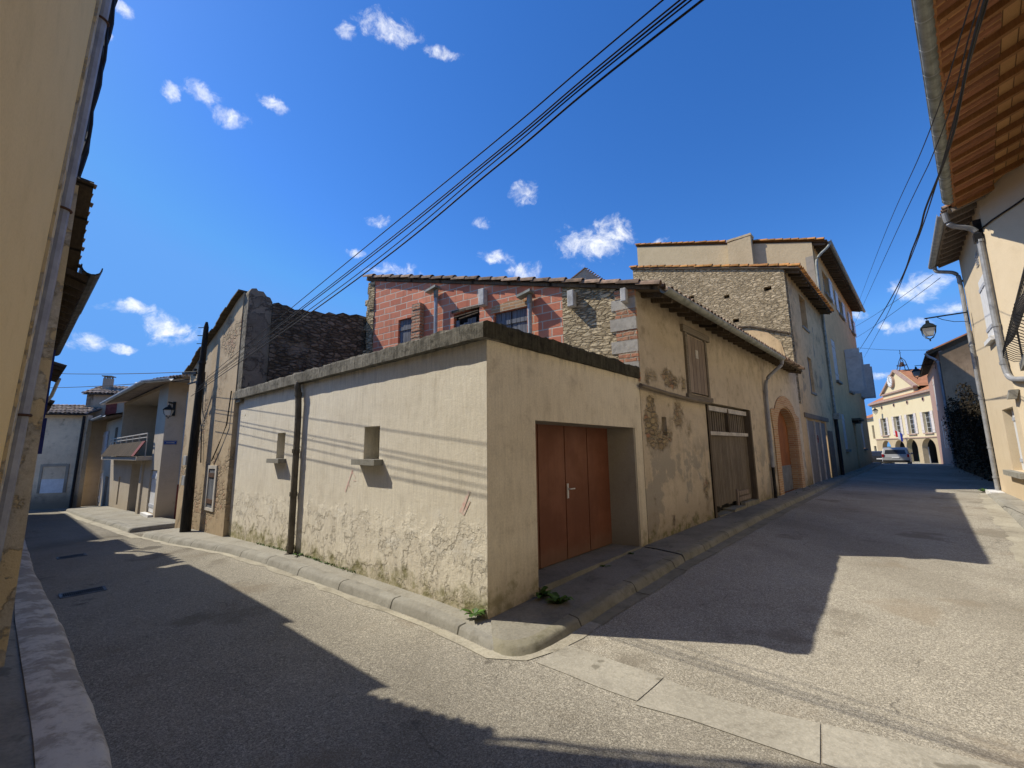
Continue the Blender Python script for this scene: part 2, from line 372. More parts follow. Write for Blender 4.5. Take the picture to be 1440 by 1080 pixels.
CREAM1, CREAM2 = (.50,.43,.32), (.40,.34,.245)
M['garage_front'] = plaster('pale_cement_render', (.88,.81,.655), (.80,.725,.575), (.40,.345,.25), .50, peel=(-.05, .95, .35, (.73,.66,.535)), moss=(.16, (.20,.19,.07), .8), low=(.0,.28,(.36,.30,.18),.5), brush=.10, chips=1.3, bs=.75, drip=(2.98,.6), soil=.22)
M['garage_side'] = plaster('tan_cement_render', (.88,.785,.60), (.77,.675,.505), (.27,.20,.125), .4, moss=(.22, (.17,.15,.06), .6), low=(-.1,.75,(.34,.26,.15),.65), bs=.55, drip=(3.0,.75), soil=.42, brush=.08)
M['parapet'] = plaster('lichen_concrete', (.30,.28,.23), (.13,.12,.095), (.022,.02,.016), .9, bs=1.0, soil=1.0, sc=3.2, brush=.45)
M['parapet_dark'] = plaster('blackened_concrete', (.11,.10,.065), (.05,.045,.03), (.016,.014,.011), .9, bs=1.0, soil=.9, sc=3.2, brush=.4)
M['flatroof'] = simple('roof_felt', (.12,.115,.10), (.07,.065,.06), .95, 4, .4)
M['reveal'] = plaster('grey_render', (.42,.375,.295), (.35,.31,.245), (.17,.145,.11), .25, low=(.1,.6,(.21,.17,.12),.5), bs=.35)
M['barn'] = plaster('worn_lime_render', (.73,.615,.45), (.60,.495,.35), (.19,.145,.095), .5, stone=dict(thr=.645, boost=[(.3,2.35,2.9,3.3,.21),(.5,1.9,1.75,2.75,.17),(.2,.7,.4,2.6,.15),(2.8,3.35,.2,1.4,.14),(8.6,9.3,.1,1.2,.16),(1.9,2.6,1.9,2.6,.12)], scale=1.0, off=(5.3,1,2.4), sx=5, sz=10, cols=[tuple(v*1.3 for v in c) for c in STONES]+[(.52,.27,.16)], mortar=(.50,.40,.26)), low=(.0,.9,(.31,.235,.15),.6), moss=(.26,(.15,.14,.045),.8), bs=1.0, top=(4.0,4.8,.5), soil=.6, patch=(.50,(.40,.355,.285),1.25,(3,2,7.3),2.2))
M['barn_grey'] = plaster('grey_patch_render', (.26,.225,.17), (.22,.19,.14), (.13,.11,.08), .2, bs=.5)
M['stone_front'] = plaster('old_ochre_render', (.78,.56,.305), (.66,.465,.25), (.21,.14,.075), .75, stone=dict(thr=.60, scale=.5, off=(2,6,1), sx=4, sz=8, cols=STONES, mortar=(.36,.29,.19)), low=(.1,1.2,(.24,.18,.11),.7), moss=(.4,(.13,.12,.045),.8), bs=.8, top=(8,9.3,.4), soil=.6, patch=(.58,(.36,.29,.2),.6,(1,2,3),9))
M['tall_front'] = plaster('grey_beige_render', (.80,.53,.26), (.68,.44,.215), (.26,.17,.09), .55, low=(.0,1.0,(.28,.20,.11),.7), bs=.6, soil=.5)
M['tall_side'] = plaster('rough_gold_render', (.62,.50,.31), (.54,.43,.26), (.28,.205,.12), .15, bs=1.6, soil=.25, sc=2.2)
M['ochre'] = plaster('ochre_house_render', (.90,.66,.31), (.86,.62,.28), (.56,.38,.16), .06, bs=.6, soil=.25, low=(.0,1.2,(.55,.38,.17),.5))
M['lime_band'] = plaster('flaking_limewash', (.70,.64,.52), (.56,.50,.39), (.26,.21,.15), .5, peel=(-1,9,.8,(.76,.60,.34)), bs=.7, sc=2)
M['rf'] = plaster('cream_house_render', (.72,.60,.42), (.67,.55,.375), (.40,.30,.19), .08, low=(.1,1.5,(.56,.42,.27),.4), bs=.35, soil=.2)
M['b2'] = plaster('ochre_render_over_stone', (.60,.475,.31), (.51,.39,.25), (.23,.17,.11), .4, stone=dict(thr=.555, z0=.4, z1=3.6, lo=.04, hi=-.03, scale=.85, off=(1,4,6.2), sx=5, sz=9, cols=[(.46,.32,.20),(.54,.43,.28),(.48,.28,.18),(.44,.35,.23)], mortar=(.46,.37,.25)), low=(-.3,.4,(.30,.23,.15),.5), bs=.9)
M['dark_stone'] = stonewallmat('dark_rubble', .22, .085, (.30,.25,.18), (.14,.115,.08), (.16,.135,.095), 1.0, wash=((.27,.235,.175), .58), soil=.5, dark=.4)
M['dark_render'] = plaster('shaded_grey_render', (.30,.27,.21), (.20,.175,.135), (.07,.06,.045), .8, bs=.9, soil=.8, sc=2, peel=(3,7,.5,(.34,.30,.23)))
M['tan_stone'] = stonewallmat('tan_rubble', .24, .072, (.70,.555,.345), (.46,.355,.21), (.42,.33,.205), 1.0, soil=.3, dark=.3)
M['gold_stone'] = stonewallmat('golden_rubble', .20, .06, (.84,.69,.44), (.58,.46,.28), (.52,.41,.265), 1.0, soil=.18, dark=.28)
M['brick'] = brickmat(); M['quoin'] = quoinmat()
M['archbrick'] = quoinmat(); M['archbrick'].name = 'orange_brick_surround'
def archm():
    k = Mat('orange_brick'); sp = k.xyz(); cx = k.n('ShaderNodeCombineXYZ'); k.put(cx.inputs[0], k.m('ADD', sp[0], sp[1])); k.put(cx.inputs[1], sp[2])
    b = k.n('ShaderNodeTexBrick', offset=.5); k.put(b.inputs['Vector'], cx.outputs[0]); b.inputs['Scale'].default_value = 1
    b.inputs['Brick Width'].default_value = .36; b.inputs['Row Height'].default_value = .075; b.inputs['Mortar Size'].default_value = .011
    k.put(b.inputs['Color1'], (.60,.37,.20)); k.put(b.inputs['Color2'], (.46,.24,.12)); k.put(b.inputs['Mortar'], (.56,.46,.32))
    n = k.noise(4, 7, .7); col = k.mix(k.mr(n, .45, .7, 0, .55), b.outputs[0], (.48,.36,.22))
    return k.out(col, .92, k.bump(k.m('ADD', n, k.m('SUBTRACT', 1, b.outputs['Fac'])), .6, .02), spec=.1)
M['archbrick'] = archm()
def garagedoor():
    k = Mat('painted_red_brown_wood'); z = k.xyz()[2]; g = k.noise(1, 7, .65, k.mapv((14,14,.7))); b = k.noise(1.3, 6, .65); f = k.noise(30, 4, .6)
    col = k.mix(k.mr(b, .35, .65), (.235,.086,.044), (.175,.062,.031)); col = k.mix(k.mr(g, .4, .7, 0, .4), col, (.15,.05,.03)); col = k.mix(k.mr(g, .62, .78, 0, .35), col, (.34,.15,.09))
    zz = k.m('ADD', z, k.m('MULTIPLY', k.m('SUBTRACT', b, .5), .5)); col = k.mix(k.mr(zz, .45, .08, 0, .6), col, (.20,.12,.075))
    sc = k.noise(1, 8, .75, k.mapv((3,3,26), (2,5,1))); col = k.mix(k.mr(sc, .66, .72, 0, .3), col, (.42,.24,.16))
    return k.out(col, k.mr(b, .3, .7, .42, .62), k.bump(k.m('ADD', g, k.m('MULTIPLY', f, .3)), .18, .01), spec=.3)
M['redwood'] = garagedoor()
M['oldwood'] = woodmat('grey_weathered_planks', (.30,.25,.185), (.17,.135,.095), (.11,.085,.06), .13)
M['hatchwood'] = woodmat('bleached_planks', (.46,.37,.29), (.25,.19,.14), (.17,.125,.09), .21)
M['brownwood'] = woodmat('brown_door_wood', (.42,.17,.06), (.28,.10,.04), (.18,.07,.03), .22)
M['bluegrey_wood'] = woodmat('blue_grey_shutter_planks', (.27,.285,.31), (.15,.16,.18), (.085,.09,.10), .105)
M['rafter'] = woodmat('varnished_rafter', (.54,.26,.095), (.40,.175,.06), (.25,.105,.036), 4, 0, .6)
M['soffit'] = woodmat('varnished_boards', (.76,.42,.17), (.66,.34,.125), (.46,.22,.08), .21, 1, .6)
M['palewood'] = woodmat('grey_painted_rafter', (.34,.28,.22), (.22,.175,.135), (.13,.10,.08), 4, 0, .8)
M['darkwood'] = woodmat('old_dark_eave_wood', (.20,.155,.105), (.11,.083,.056), (.06,.045,.03), .2, 0, .9)
M['eave'] = woodmat('black_old_eave_wood', (.10,.075,.05), (.055,.04,.028), (.03,.023,.016), .2, 0, .9)
M['greybeam'] = woodmat('grey_beam', (.33,.28,.21), (.19,.155,.115), (.11,.085,.06), 4, 2, .9)
M['zinc'] = simple('zinc', (.48,.49,.48), (.31,.32,.31), .45, 5, .1, .25, .5)
M['zincgreen'] = simple('weathered_zinc', (.36,.37,.32), (.20,.21,.17), .55, 5, .15, .2, .4)
M['zinc_dull'] = simple('dull_zinc', (.36,.365,.37), (.23,.235,.24), .5, 5, .1, .15, .4)
M['bluepipe'] = simple('painted_grey_pipe', (.38,.385,.41), (.27,.275,.30), .5, 4, .1)
M['brownpipe'] = simple('brown_grey_pipe', (.17,.145,.105), (.10,.085,.06), .6, 5, .15)
M['castiron'] = simple('dark_cast_iron', (.03,.03,.032), (.015,.015,.016), .5, 8, .1, .4)
M['lampgreen'] = simple('dark_green_lamp_paint', (.022,.03,.03), (.012,.016,.016), .4, 8, .1, .3)
M['dressed'] = plaster('grey_dressed_stone', (.58,.54,.46), (.45,.41,.34), (.22,.19,.14), .2, bs=.9, soil=.6, sc=3)
M['glass_milk'] = simple('frosted_lamp_glass', (.62,.62,.58), (.5,.5,.47), .35, 3, .02)
M['white'] = simple('white_paint', (.78,.78,.77), (.66,.66,.65), .55, 5, .08)
M['whitestone'] = simple('white_painted_end', (.66,.65,.61), (.42,.41,.38), .8, 6, .3)
M['offwhite'] = simple('old_white_paint', (.66,.61,.53), (.46,.42,.36), .6, 4, .15)
M['greyshutter'] = simple('pale_grey_shutter_paint', (.50,.52,.56), (.38,.40,.44), .6, 3, .1)
M['lilac'] = simple('pale_shutter_paint', (.70,.63,.57), (.57,.51,.46), .6, 3, .1)
M['blue'] = simple('deep_blue_shutter_paint', (.018,.03,.17), (.012,.02,.11), .55, 4, .1)
M['redshutter'] = simple('red_brown_shutter', (.22,.045,.03), (.14,.03,.02), .6, 4, .1)
M['greydoor'] = woodmat('grey_painted_boards', (.34,.30,.245), (.25,.22,.18), (.16,.14,.115), .16, 0, .6)
M['galv'] = simple('galvanised_sheet', (.27,.285,.30), (.20,.21,.215), .5, 3, .1, .4)
M['rust'] = simple('rusty_iron', (.12,.06,.035), (.06,.035,.025), .85, 12, .4)
M['dark'] = simple('unlit_interior', (.012,.011,.010), None, .9, 4, 0, var=0)
M['glass'] = simple('window_glass', (.03,.035,.04), (.02,.022,.026), .08, 3, .01, 0, .6)
M['tile'] = simple('old_barrel_tile', (.34,.23,.155), (.17,.125,.09), .9, 7, .5, isl=.45)
M['tile_orange'] = simple('orange_lichen_tile', (.52,.22,.07), (.34,.19,.05), .9, 9, .5, isl=.35)
M['tile_pale'] = simple('bleached_barrel_tile', (.42,.33,.25), (.21,.165,.125), .9, 7, .5, isl=.4)
M['tile_far'] = simple('terracotta_roof', (.46,.20,.10), (.34,.15,.07), .9, 2, .3, isl=.2)
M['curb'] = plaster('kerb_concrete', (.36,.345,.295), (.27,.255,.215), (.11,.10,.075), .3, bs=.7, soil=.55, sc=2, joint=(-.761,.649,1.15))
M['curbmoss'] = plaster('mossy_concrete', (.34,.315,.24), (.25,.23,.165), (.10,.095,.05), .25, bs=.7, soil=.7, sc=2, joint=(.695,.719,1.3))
M['pole'] = simple('tarred_timber', (.030,.027,.022), (.016,.015,.013), .85, 6, .4, stretch=(6,6,.6))
M['wire'] = simple('black_cable', (.012,.012,.013), None, .6, 5, 0, var=0)
M['yellow'] = plaster('pale_yellow_render', (.74,.64,.42), (.70,.59,.38), (.45,.36,.22), .10, bs=.2, soil=.12)
M['cornice'] = simple('pinkish_stone', (.46,.32,.25), (.34,.23,.18), .85, 4, .2)
M['arcade'] = plaster('sand_arcade_stone', (.52,.42,.27), (.46,.36,.22), (.28,.21,.13), .2, bs=.3)
M['pink'] = plaster('pink_render', (.46,.30,.24), (.40,.26,.21), (.2,.13,.1), .3, bs=.3)
M['brownwall'] = plaster('brown_stained_render', (.46,.33,.215), (.37,.26,.165), (.11,.08,.05), .7, bs=.6, top=(5.6,7.6,.7))
M['white_wall'] = plaster('stained_limewash', (.86,.69,.47), (.68,.53,.36), (.20,.165,.12), .4, stone=dict(thr=.66, scale=1.2, off=(4,4,1), sx=7, sz=10, cols=[(.3,.22,.15),(.36,.25,.17),(.28,.22,.16)], mortar=(.3,.25,.19)), low=(-.75,.25,(.17,.13,.09),.8), bs=.6)
M['endhouse'] = plaster('grey_tan_render', (.48,.39,.285), (.42,.34,.245), (.22,.17,.12), .3, bs=.4)
M['lh_front'] = plaster('light_beige_render', (.56,.49,.385), (.50,.43,.335), (.27,.215,.155), .2, low=(-.6,.2,(.34,.28,.19),.4), bs=.4)
M['lh_side'] = plaster('beige_render_side', (.64,.515,.365), (.57,.455,.32), (.28,.22,.155), .2, low=(-.5,.3,(.28,.23,.16),.5), bs=.4)
M['leaf'] = simple('green_weed_leaf', (.075,.15,.022), (.045,.10,.016), .6, 6, .1, isl=.4)
M['ivy'] = simple('dark_ivy_leaf', (.014,.013,.006), (.035,.022,.010), .8, 6, .1, isl=.5)
M['hill'] = simple('scrub_green', (.09,.105,.03), (.05,.065,.02), .95, .6, .6)
M['sign_blue'] = simple('blue_enamel', (.02,.09,.30), (.016,.07,.25), .35, 4, .03)
M['carwhite'] = simple('silver_car_paint', (.36,.36,.35), (.32,.32,.31), .3, 2, .01, .1, .5)
M['cardark'] = simple('dark_car_paint', (.025,.027,.032), (.02,.022,.026), .25, 2, .01, .1, .5)
M['tyre'] = simple('tyre_rubber', (.018,.018,.018), None, .85, 8, .1, var=0)
M['lens'] = simple('red_lens', (.30,.012,.012), (.22,.01,.01), .25, 4, .01)
M['greenpaint'] = simple('green_door_paint', (.02,.17,.10), (.016,.12,.07), .5, 4, .05)
M['chalkred'] = simple('faded_red_spray', (.78,.50,.42), (.82,.72,.60), .95, 14, .2)
M['cloud_flag_red'] = simple('flag_red', (.55,.02,.03), None, .8, 4, 0, var=0)
M['flag_blue'] = simple('flag_blue', (.02,.04,.28), None, .8, 4, 0, var=0)
M['iron_grate'] = simple('iron_grate', (.10,.105,.11), (.06,.06,.065), .5, 12, .2, .5)
M['meter'] = simple('grey_meter_plastic', (.42,.43,.42), (.33,.34,.33), .6, 4, .05)

def asphalt():
    k = Mat('worn_asphalt'); big = k.noise(.22, 6, .62); mid = k.noise(1.7, 7, .66)
    a = k.voro(150, 'F1', None, 'Color'); sa = k.n('ShaderNodeSeparateColor'); k.put(sa.inputs[0], a)
    ad = k.voro(150, 'F1'); b = k.voro(75, 'F1', None, 'Color'); sb = k.n('ShaderNodeSeparateColor'); k.put(sb.inputs[0], b)
    base = k.mix(k.mr(k.m('ADD', k.m('MULTIPLY', big, .65), k.m('MULTIPLY', mid, .35)), .38, .62), (.43,.395,.318), (.27,.247,.198))
    g = k.ramp(sa.outputs[0], [(0,(.085,.077,.062)), (.35,(.30,.275,.222)), (.7,(.50,.46,.375)), (1,(.84,.775,.63))])
    col = k.mix(.50, base, g)
    col = k.mix(k.mr(sb.outputs[0], .92, .96, 0, .5), col, (.76,.70,.56)); col = k.mix(k.mr(sb.outputs[1], .88, .96, 0, .4), col, (.14,.125,.10))
    ps = k.noise(.55, 5, .6, k.mapv(loc=(4,9,0))); col = k.mix(k.mr(ps, .58, .66, 0, .55), col, (.18,.155,.115))      # worn oil patches
    br = k.noise(.9, 4, .6, k.mapv(loc=(14,2,0))); col = k.mix(k.mr(br, .58, .72, 0, .5), col, (.29,.235,.165))
    tr = k.noise(.35, 4, .6, k.mapv((1,.35,1), (3,1,0), (0,0,-.75))); col = k.mix(k.mr(tr, .45, .68, 0, .38), col, (.16,.14,.105))
    gr = k.noise(6, 6, .7, k.mapv(loc=(1,1,0))); col = k.mix(k.mr(gr, .6, .8, 0, .3), col, (.40,.35,.26))
    ol = k.noise(.8, 5, .6, k.mapv(loc=(31,12,0))); col = k.mix(k.mr(ol, .66, .70, 0, .6), col, (.07,.06,.05))
    cr = k.voro(.42, 'DISTANCE_TO_EDGE', k.warp(.9, 1.6)); f = k.m('MULTIPLY', k.mr(cr, .0055, .0), k.mr(mid, .50, .64))
    col = k.mix(k.m('MULTIPLY', f, .5), col, (.05,.045,.04))
    xy = k.xyz(); rr = k.m('ADD', k.m('MULTIPLY', k.m('ADD', xy[0], .284), .657), k.m('MULTIPLY', k.m('ADD', xy[1], -4.77), .754))   # left street colour darkened to deepen the shade there
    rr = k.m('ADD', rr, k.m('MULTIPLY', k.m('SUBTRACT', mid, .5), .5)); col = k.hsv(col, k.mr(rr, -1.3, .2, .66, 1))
    h = k.m('ADD', k.m('MULTIPLY', k.m('SUBTRACT', 1, ad), .6), k.m('MULTIPLY', mid, .5)); h = k.m('ADD', h, k.m('MULTIPLY', sa.outputs[1], .5))
    return k.out(col, .95, k.bump(h, .45, .010), spec=.12)
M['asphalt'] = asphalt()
def concrete(name, c1, c2, dark, spots=.5, agg=.25):
    k = Mat(name); n = k.noise(1.2, 7, .66); f = k.noise(30, 5, .65); v = k.voro(85, 'F1', None, 'Color'); s = k.n('ShaderNodeSeparateColor'); k.put(s.inputs[0], v)
    col = k.mix(k.mr(n, .36, .66), c1, c2); col = k.mix(k.mr(f, .4, .7, 0, .3), col, dark)
    col = k.mix(k.m('MULTIPLY', k.mr(s.outputs[0], .5, 1), agg), col, k.hsv(c1, 1.45))
    sp = k.noise(3.2, 3, .5, k.mapv(loc=(2,8,1))); col = k.mix(k.mr(sp, .66, .70, 0, spots), col, dark)
    e = k.noise(2.4, 8, .7); col = k.mix(k.mr(e, .54, .72, 0, .4), col, dark)
    return k.out(col, .93, k.bump(k.m('ADD', n, k.m('MULTIPLY', f, .7)), .5, .015), spec=.15)
M['gutter'] = concrete('gutter_concrete', (.44,.41,.335), (.34,.315,.255), (.16,.145,.11), .7)
M['wash'] = concrete('pale_cement_wash', (.46,.425,.33), (.33,.30,.235), (.17,.15,.11), .5)
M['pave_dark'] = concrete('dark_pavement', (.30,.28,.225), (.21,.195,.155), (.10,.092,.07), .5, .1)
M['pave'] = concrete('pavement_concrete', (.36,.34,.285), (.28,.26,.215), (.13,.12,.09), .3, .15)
def kerbstone():
    k = Mat('flaking_kerb_stone'); n = k.noise(2.2, 9, .72, k.mapv((1,1,1))); f = k.noise(9, 6, .7)
    col = k.mix(k.mr(n, .44, .56), (.36,.32,.26), (.60,.55,.46)); col = k.mix(k.mr(f, .5, .72, 0, .6), col, (.24,.21,.165))
    return k.out(col, .95, k.bump(k.m('ADD', n, f), .5, .02), spec=.15)
M['kerbstone'] = kerbstone()
M['paper'] = simple('notice_paper', (.74,.74,.72), None, .8, 5, 0, var=0)

# ------------------------------------------------------------------ the ground
def gridsheet(name, ts, rs, dz, mat):
    mb = MB(); idx = {}
    for i, t in enumerate(ts):
        for j, r in enumerate(rs):
            P = A + T*t + D*r; idx[i, j] = mb.vert((P.x, P.y, interp(t, ZT) + interp(r, ZR) + dz))
    for i in range(len(ts)-1):
        for j in range(len(rs)-1):
            mb.face((idx[i,j], idx[i,j+1], idx[i+1,j+1], idx[i+1,j]))
    return mb.build(name, mat)
tl = [-60,-40,-25,-15,-10,-7,-5,-4,-3,-2,-1,0,1,2,3,4.5,6,8,10,12,15,18,22,26,30,36,45,60,90]
rl = [-60,-40,-25,-15,-10,-7,-5,-4,-3,-2,-1,0,2,4,6,8,12,18,26,36,40,43,46,50,55,60,64,70,90,130]
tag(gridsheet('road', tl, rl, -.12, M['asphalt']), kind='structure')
mb = MB(); mb.poly([(-900,-900,-1.2), (900,-900,-1.2), (900,900,-1.2), (-900,900,-1.2)])
tag(mb.build('ground', M['hill']), kind='structure')

def resample(pts, step):
    out = [Vector(pts[0])]
    for a, b in zip(pts, pts[1:]):
        a, b = Vector(a), Vector(b); n = max(1, int((b-a).length/step))
        out += [a + (b-a)*k/n for k in range(1, n+1)]
    return out
def sweep_pave(name, inner, outer, mats, drop=.11, lean=.04, n=None, wob=.012, inner_z=0.0, outer_dz=-.012, seed=1, curb=.16, caps=(1,1), dip=None):
    # pavement between a wall line and a kerb line: top, rounded arris, sloping face down to the road
    n = n or 60
    def along(pts, k):
        pts = [Vector(p) for p in pts]; ls = [(b-a).length for a, b in zip(pts, pts[1:])]; d = sum(ls)*k/n
        for (a, b), l in zip(zip(pts, pts[1:]), ls):
            if d <= l + 1e-9: return a + (b-a)*(d/l)
            d -= l
        return pts[-1]
    mb = MB(); rows = []
    for k in range(n+1):
        i, o = along(inner, k), along(outer, k); dv = (o-i); w = dv.length; dv = dv.normalized() if w > 1e-6 else Vector((0,0))
        o = o + dv * vnoise(k*.9, 0, seed)*wob; z = zg(o); zi = zg(i)
        if dip: z += dip(k/n); zi += dip(k/n)*.4; 
        cw = min(curb, w*.45)
        prof = [(i - dv*.06, zi+inner_z), (i + dv*(w-cw)*.5, (zi+z)/2+inner_z*.5), (o - dv*cw, z+outer_dz+.004), (o - dv*.05, z+outer_dz+vnoise(k*1.3, 3, seed)*.006), (o - dv*.012, z+outer_dz-.012), (o + dv*.008, z+outer_dz-.035), (o + dv*lean, zg(o)-drop-.03)]
        rows.append([mb.vert((p.x, p.y, h)) for p, h in prof])
    for ra, rb in zip(rows, rows[1:]):
        for j in range(len(ra)-1): mb.face((ra[j], ra[j+1], rb[j+1], rb[j]), 0 if j < 2 else 1)
    for rw_ in [r_ for r_, c_ in zip((rows[0], rows[-1]), caps) if c_]:
        lo_ = [mb.vert((mb.v[q][0], mb.v[q][1], mb.v[rw_[-1]][2]-.02)) for q in rw_]
        for j in range(len(rw_)-1): mb.face((rw_[j], rw_[j+1], lo_[j+1], lo_[j]), 1)
    o = mb.build(name, mats, smooth=True)
    me = o.data; bm = bmesh.new(); bm.from_mesh(me); bmesh.ops.recalc_face_normals(bm, faces=bm.faces); 
    if sum(f.normal.z*f.calc_area() for f in bm.faces) < 0: bmesh.ops.reverse_faces(bm, faces=bm.faces)
    bm.to_mesh(me); bm.free()
    return tag(o, kind='structure')
def strip(name, edge_a, edge_b, mat, dz, n=40, wob=.02, seed=3):
    mb = MB(); rows = []
    a = resample(edge_a, .25); m = len(a)-1
    def at(pts, f):
        pts = [Vector(p) for p in pts]; ls = [(q-p).length for p, q in zip(pts, pts[1:])]; d = sum(ls)*f
        for (p, q), l in zip(zip(pts, pts[1:]), ls):
            if d <= l+1e-9: return p + (q-p)*(d/l)
            d -= l
        return pts[-1]
    for k in range(m+1):
        p, q = at(edge_a, k/m), at(edge_b, k/m); d = (q-p).normalized() if (q-p).length else Vector((0,0))
        q = q + d*vnoise(k*.8, 1, seed)*wob; p = p - d*vnoise(k*.7, 5, seed)*wob*.4
        c = (p+q)/2
        rows.append([mb.vert((v.x, v.y, zg(v) - .12 + dz + e)) for v, e in ((p, 0), (c, -.0), (q, 0))])
    for ra, rb in zip(rows, rows[1:]):
        for j in (0, 1): mb.face((ra[j], ra[j+1], rb[j+1], rb[j]))
    o = mb.build(name, mat); bm = bmesh.new(); bm.from_mesh(o.data); bmesh.ops.recalc_face_normals(bm, faces=bm.faces)
    if sum(f.normal.z for f in bm.faces) < 0: bmesh.ops.reverse_faces(bm, faces=bm.faces)
    bm.to_mesh(o.data); bm.free(); return tag(o, kind='structure')

kerb_left = [L(-.36,.30), L(.3,.25), L(2,.30), L(4.1,.38), L(6.5,.42), L(9.2,.78), L(11.2,.95)]
sweep_pave('pavement', [L(-.02,-.02), L(.3,-.02), L(2,-.02), L(4.1,-.02), L(6.5,-.02), L(8.1,-.02), L(11.2,.05)], kerb_left, [M['pave'], M['curb']], n=90, drop=.10, caps=(0,1), dip=lambda f: -.055*max(0, 1-f/.10)**1.3)
sweep_pave('pavement', [L(12.6,-.3), L(15,-.1), L(20,.0), L(26,.1)], [L(12.6,1.0), L(15,1.05), L(20,1.25), L(26,1.35)], [M['pave'], M['curb']], n=40)
def chaikin(pts, n=3):
    for _ in range(n):
        q = [pts[0]]
        for u_, v_ in zip(pts, pts[1:]): q += [u_*.75+v_*.25, u_*.25+v_*.75]
        pts = q + [pts[-1]]
    return pts
corner_k = chaikin([L(-.36,.30), L(-.55,.31), L(-.68,.12), L(-.71,-.2), L(-.71,-.6), L(-.71,-1.1), L(-.715,-1.6), L(-.73,-2.6), L(-.74,-3.65)])
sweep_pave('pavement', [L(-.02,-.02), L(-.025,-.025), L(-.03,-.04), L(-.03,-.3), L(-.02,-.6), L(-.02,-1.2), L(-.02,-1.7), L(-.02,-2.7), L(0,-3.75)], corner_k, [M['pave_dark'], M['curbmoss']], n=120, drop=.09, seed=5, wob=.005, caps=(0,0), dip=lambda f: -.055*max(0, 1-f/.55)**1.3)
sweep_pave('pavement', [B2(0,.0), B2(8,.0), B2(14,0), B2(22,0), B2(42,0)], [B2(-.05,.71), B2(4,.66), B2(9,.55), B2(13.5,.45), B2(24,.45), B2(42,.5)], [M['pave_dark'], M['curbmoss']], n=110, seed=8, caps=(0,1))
# pale cement wash that runs along the foot of the kerbs
strip('gutter', [k_ + N*.03 for k_ in kerb_left[1:]], [L(.3,.42), L(2,.45), L(4.1,.52), L(6.5,.56), L(9.2,.92), L(11.2,1.09)], M['wash'], .0045, wob=.05)
strip('gutter', [L(11.2,1.0), L(12.6,1.03), L(15,1.08), L(20,1.28), L(26,1.38)], [L(11.2,1.2), L(12.6,1.25), L(15,1.3), L(20,1.5), L(26,1.6)], M['wash'], .0045)
strip('gutter', [L(.3,.28), L(-.36,.33), L(-.54,.22), L(-.66,.0), L(-.72,-.35), L(-.74,-.8)], [L(.3,.42), L(-.42,.50), L(-.74,.33), L(-.86,.0), L(-.90,-.30), L(-.86,-.8)], M['wash'], .0055, wob=.04)
strip('gutter', [L(-.74,-.8), L(-.745,-2), L(-.77,-3.7), B2(4,.7), B2(9,.6), B2(20,.5)], [L(-.90,-.8), L(-.93,-2), L(-.96,-3.7), B2(4,.9), B2(9,.78), B2(20,.68)], M['curbmoss'], .006)
# concrete channel laid across the mouth of the right street, in slabs with open joints
for a, b in (([L(-.84,-.20), L(-1.77,-.19)], [L(-.80,.28), L(-1.74,.25)]), ([L(-1.782,-.187), L(-2.2,-.16), L(-2.80,-.27)], [L(-1.752,.25), L(-2.838,.178)]), ([L(-2.812,-.272), L(-3.75,-.5), L(-4.6,-.8)], [L(-2.85,.175), L(-3.8,.02), L(-4.7,-.25)])):
    strip('drain_channel', a, b, M['gutter'], .005, wob=.045, seed=int(a[0].x*50))
# left side of the left street: narrow dark pavement with a flaking kerb stone edge
NEARW = [L(-9,4.4), L(-4,3.95), L(2.5,3.30), L(14,3.2), L(28,3.2)]
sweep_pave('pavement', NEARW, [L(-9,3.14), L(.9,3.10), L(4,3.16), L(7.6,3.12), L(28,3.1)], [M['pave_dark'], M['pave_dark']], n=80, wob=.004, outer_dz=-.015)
sweep_pave('kerb', [L(-9,3.13), L(.9,3.09), L(4,3.14), L(7.6,3.11), L(28,3.09)], [L(-9,2.84), L(.65,2.865), L(3.66,2.885), L(7.6,2.95), L(28,2.9)], [M['kerbstone'], M['kerbstone']], n=150, wob=.014, seed=4, outer_dz=-.03, curb=.1, inner_z=-.005)
# right side of the right street
RFo = Vector((16.519, 14.863)); RFd = Vector((.664,.748)).normalized(); RFn = Vector((RFd.y, -RFd.x))
def RF(u, off): return RFo + RFd*u + RFn*off
sweep_pave('pavement', [RF(.3,.05), RF(-5,.05), RF(-8,.3), RF(-14,.4), RF(-20,.5), RF(-30,.6)], [RF(.3,-.3), RF(-3,-.45), RF(-7,-.62), RF(-10,-.80), RF(-13.4,-.95), RF(-30,-1.6)], [M['pave'], M['curb']], n=70, seed=11, drop=.09)
strip('gutter', [RF(.3,-.33), RF(-3,-.48), RF(-7,-.65), RF(-10,-.83), RF(-13.4,-.98), RF(-30,-1.63)], [RF(.3,-.55), RF(-3,-.75), RF(-7,-1.02), RF(-10,-1.15), RF(-13.4,-1.38), RF(-30,-2.0)], M['wash'], .0045, wob=.07)
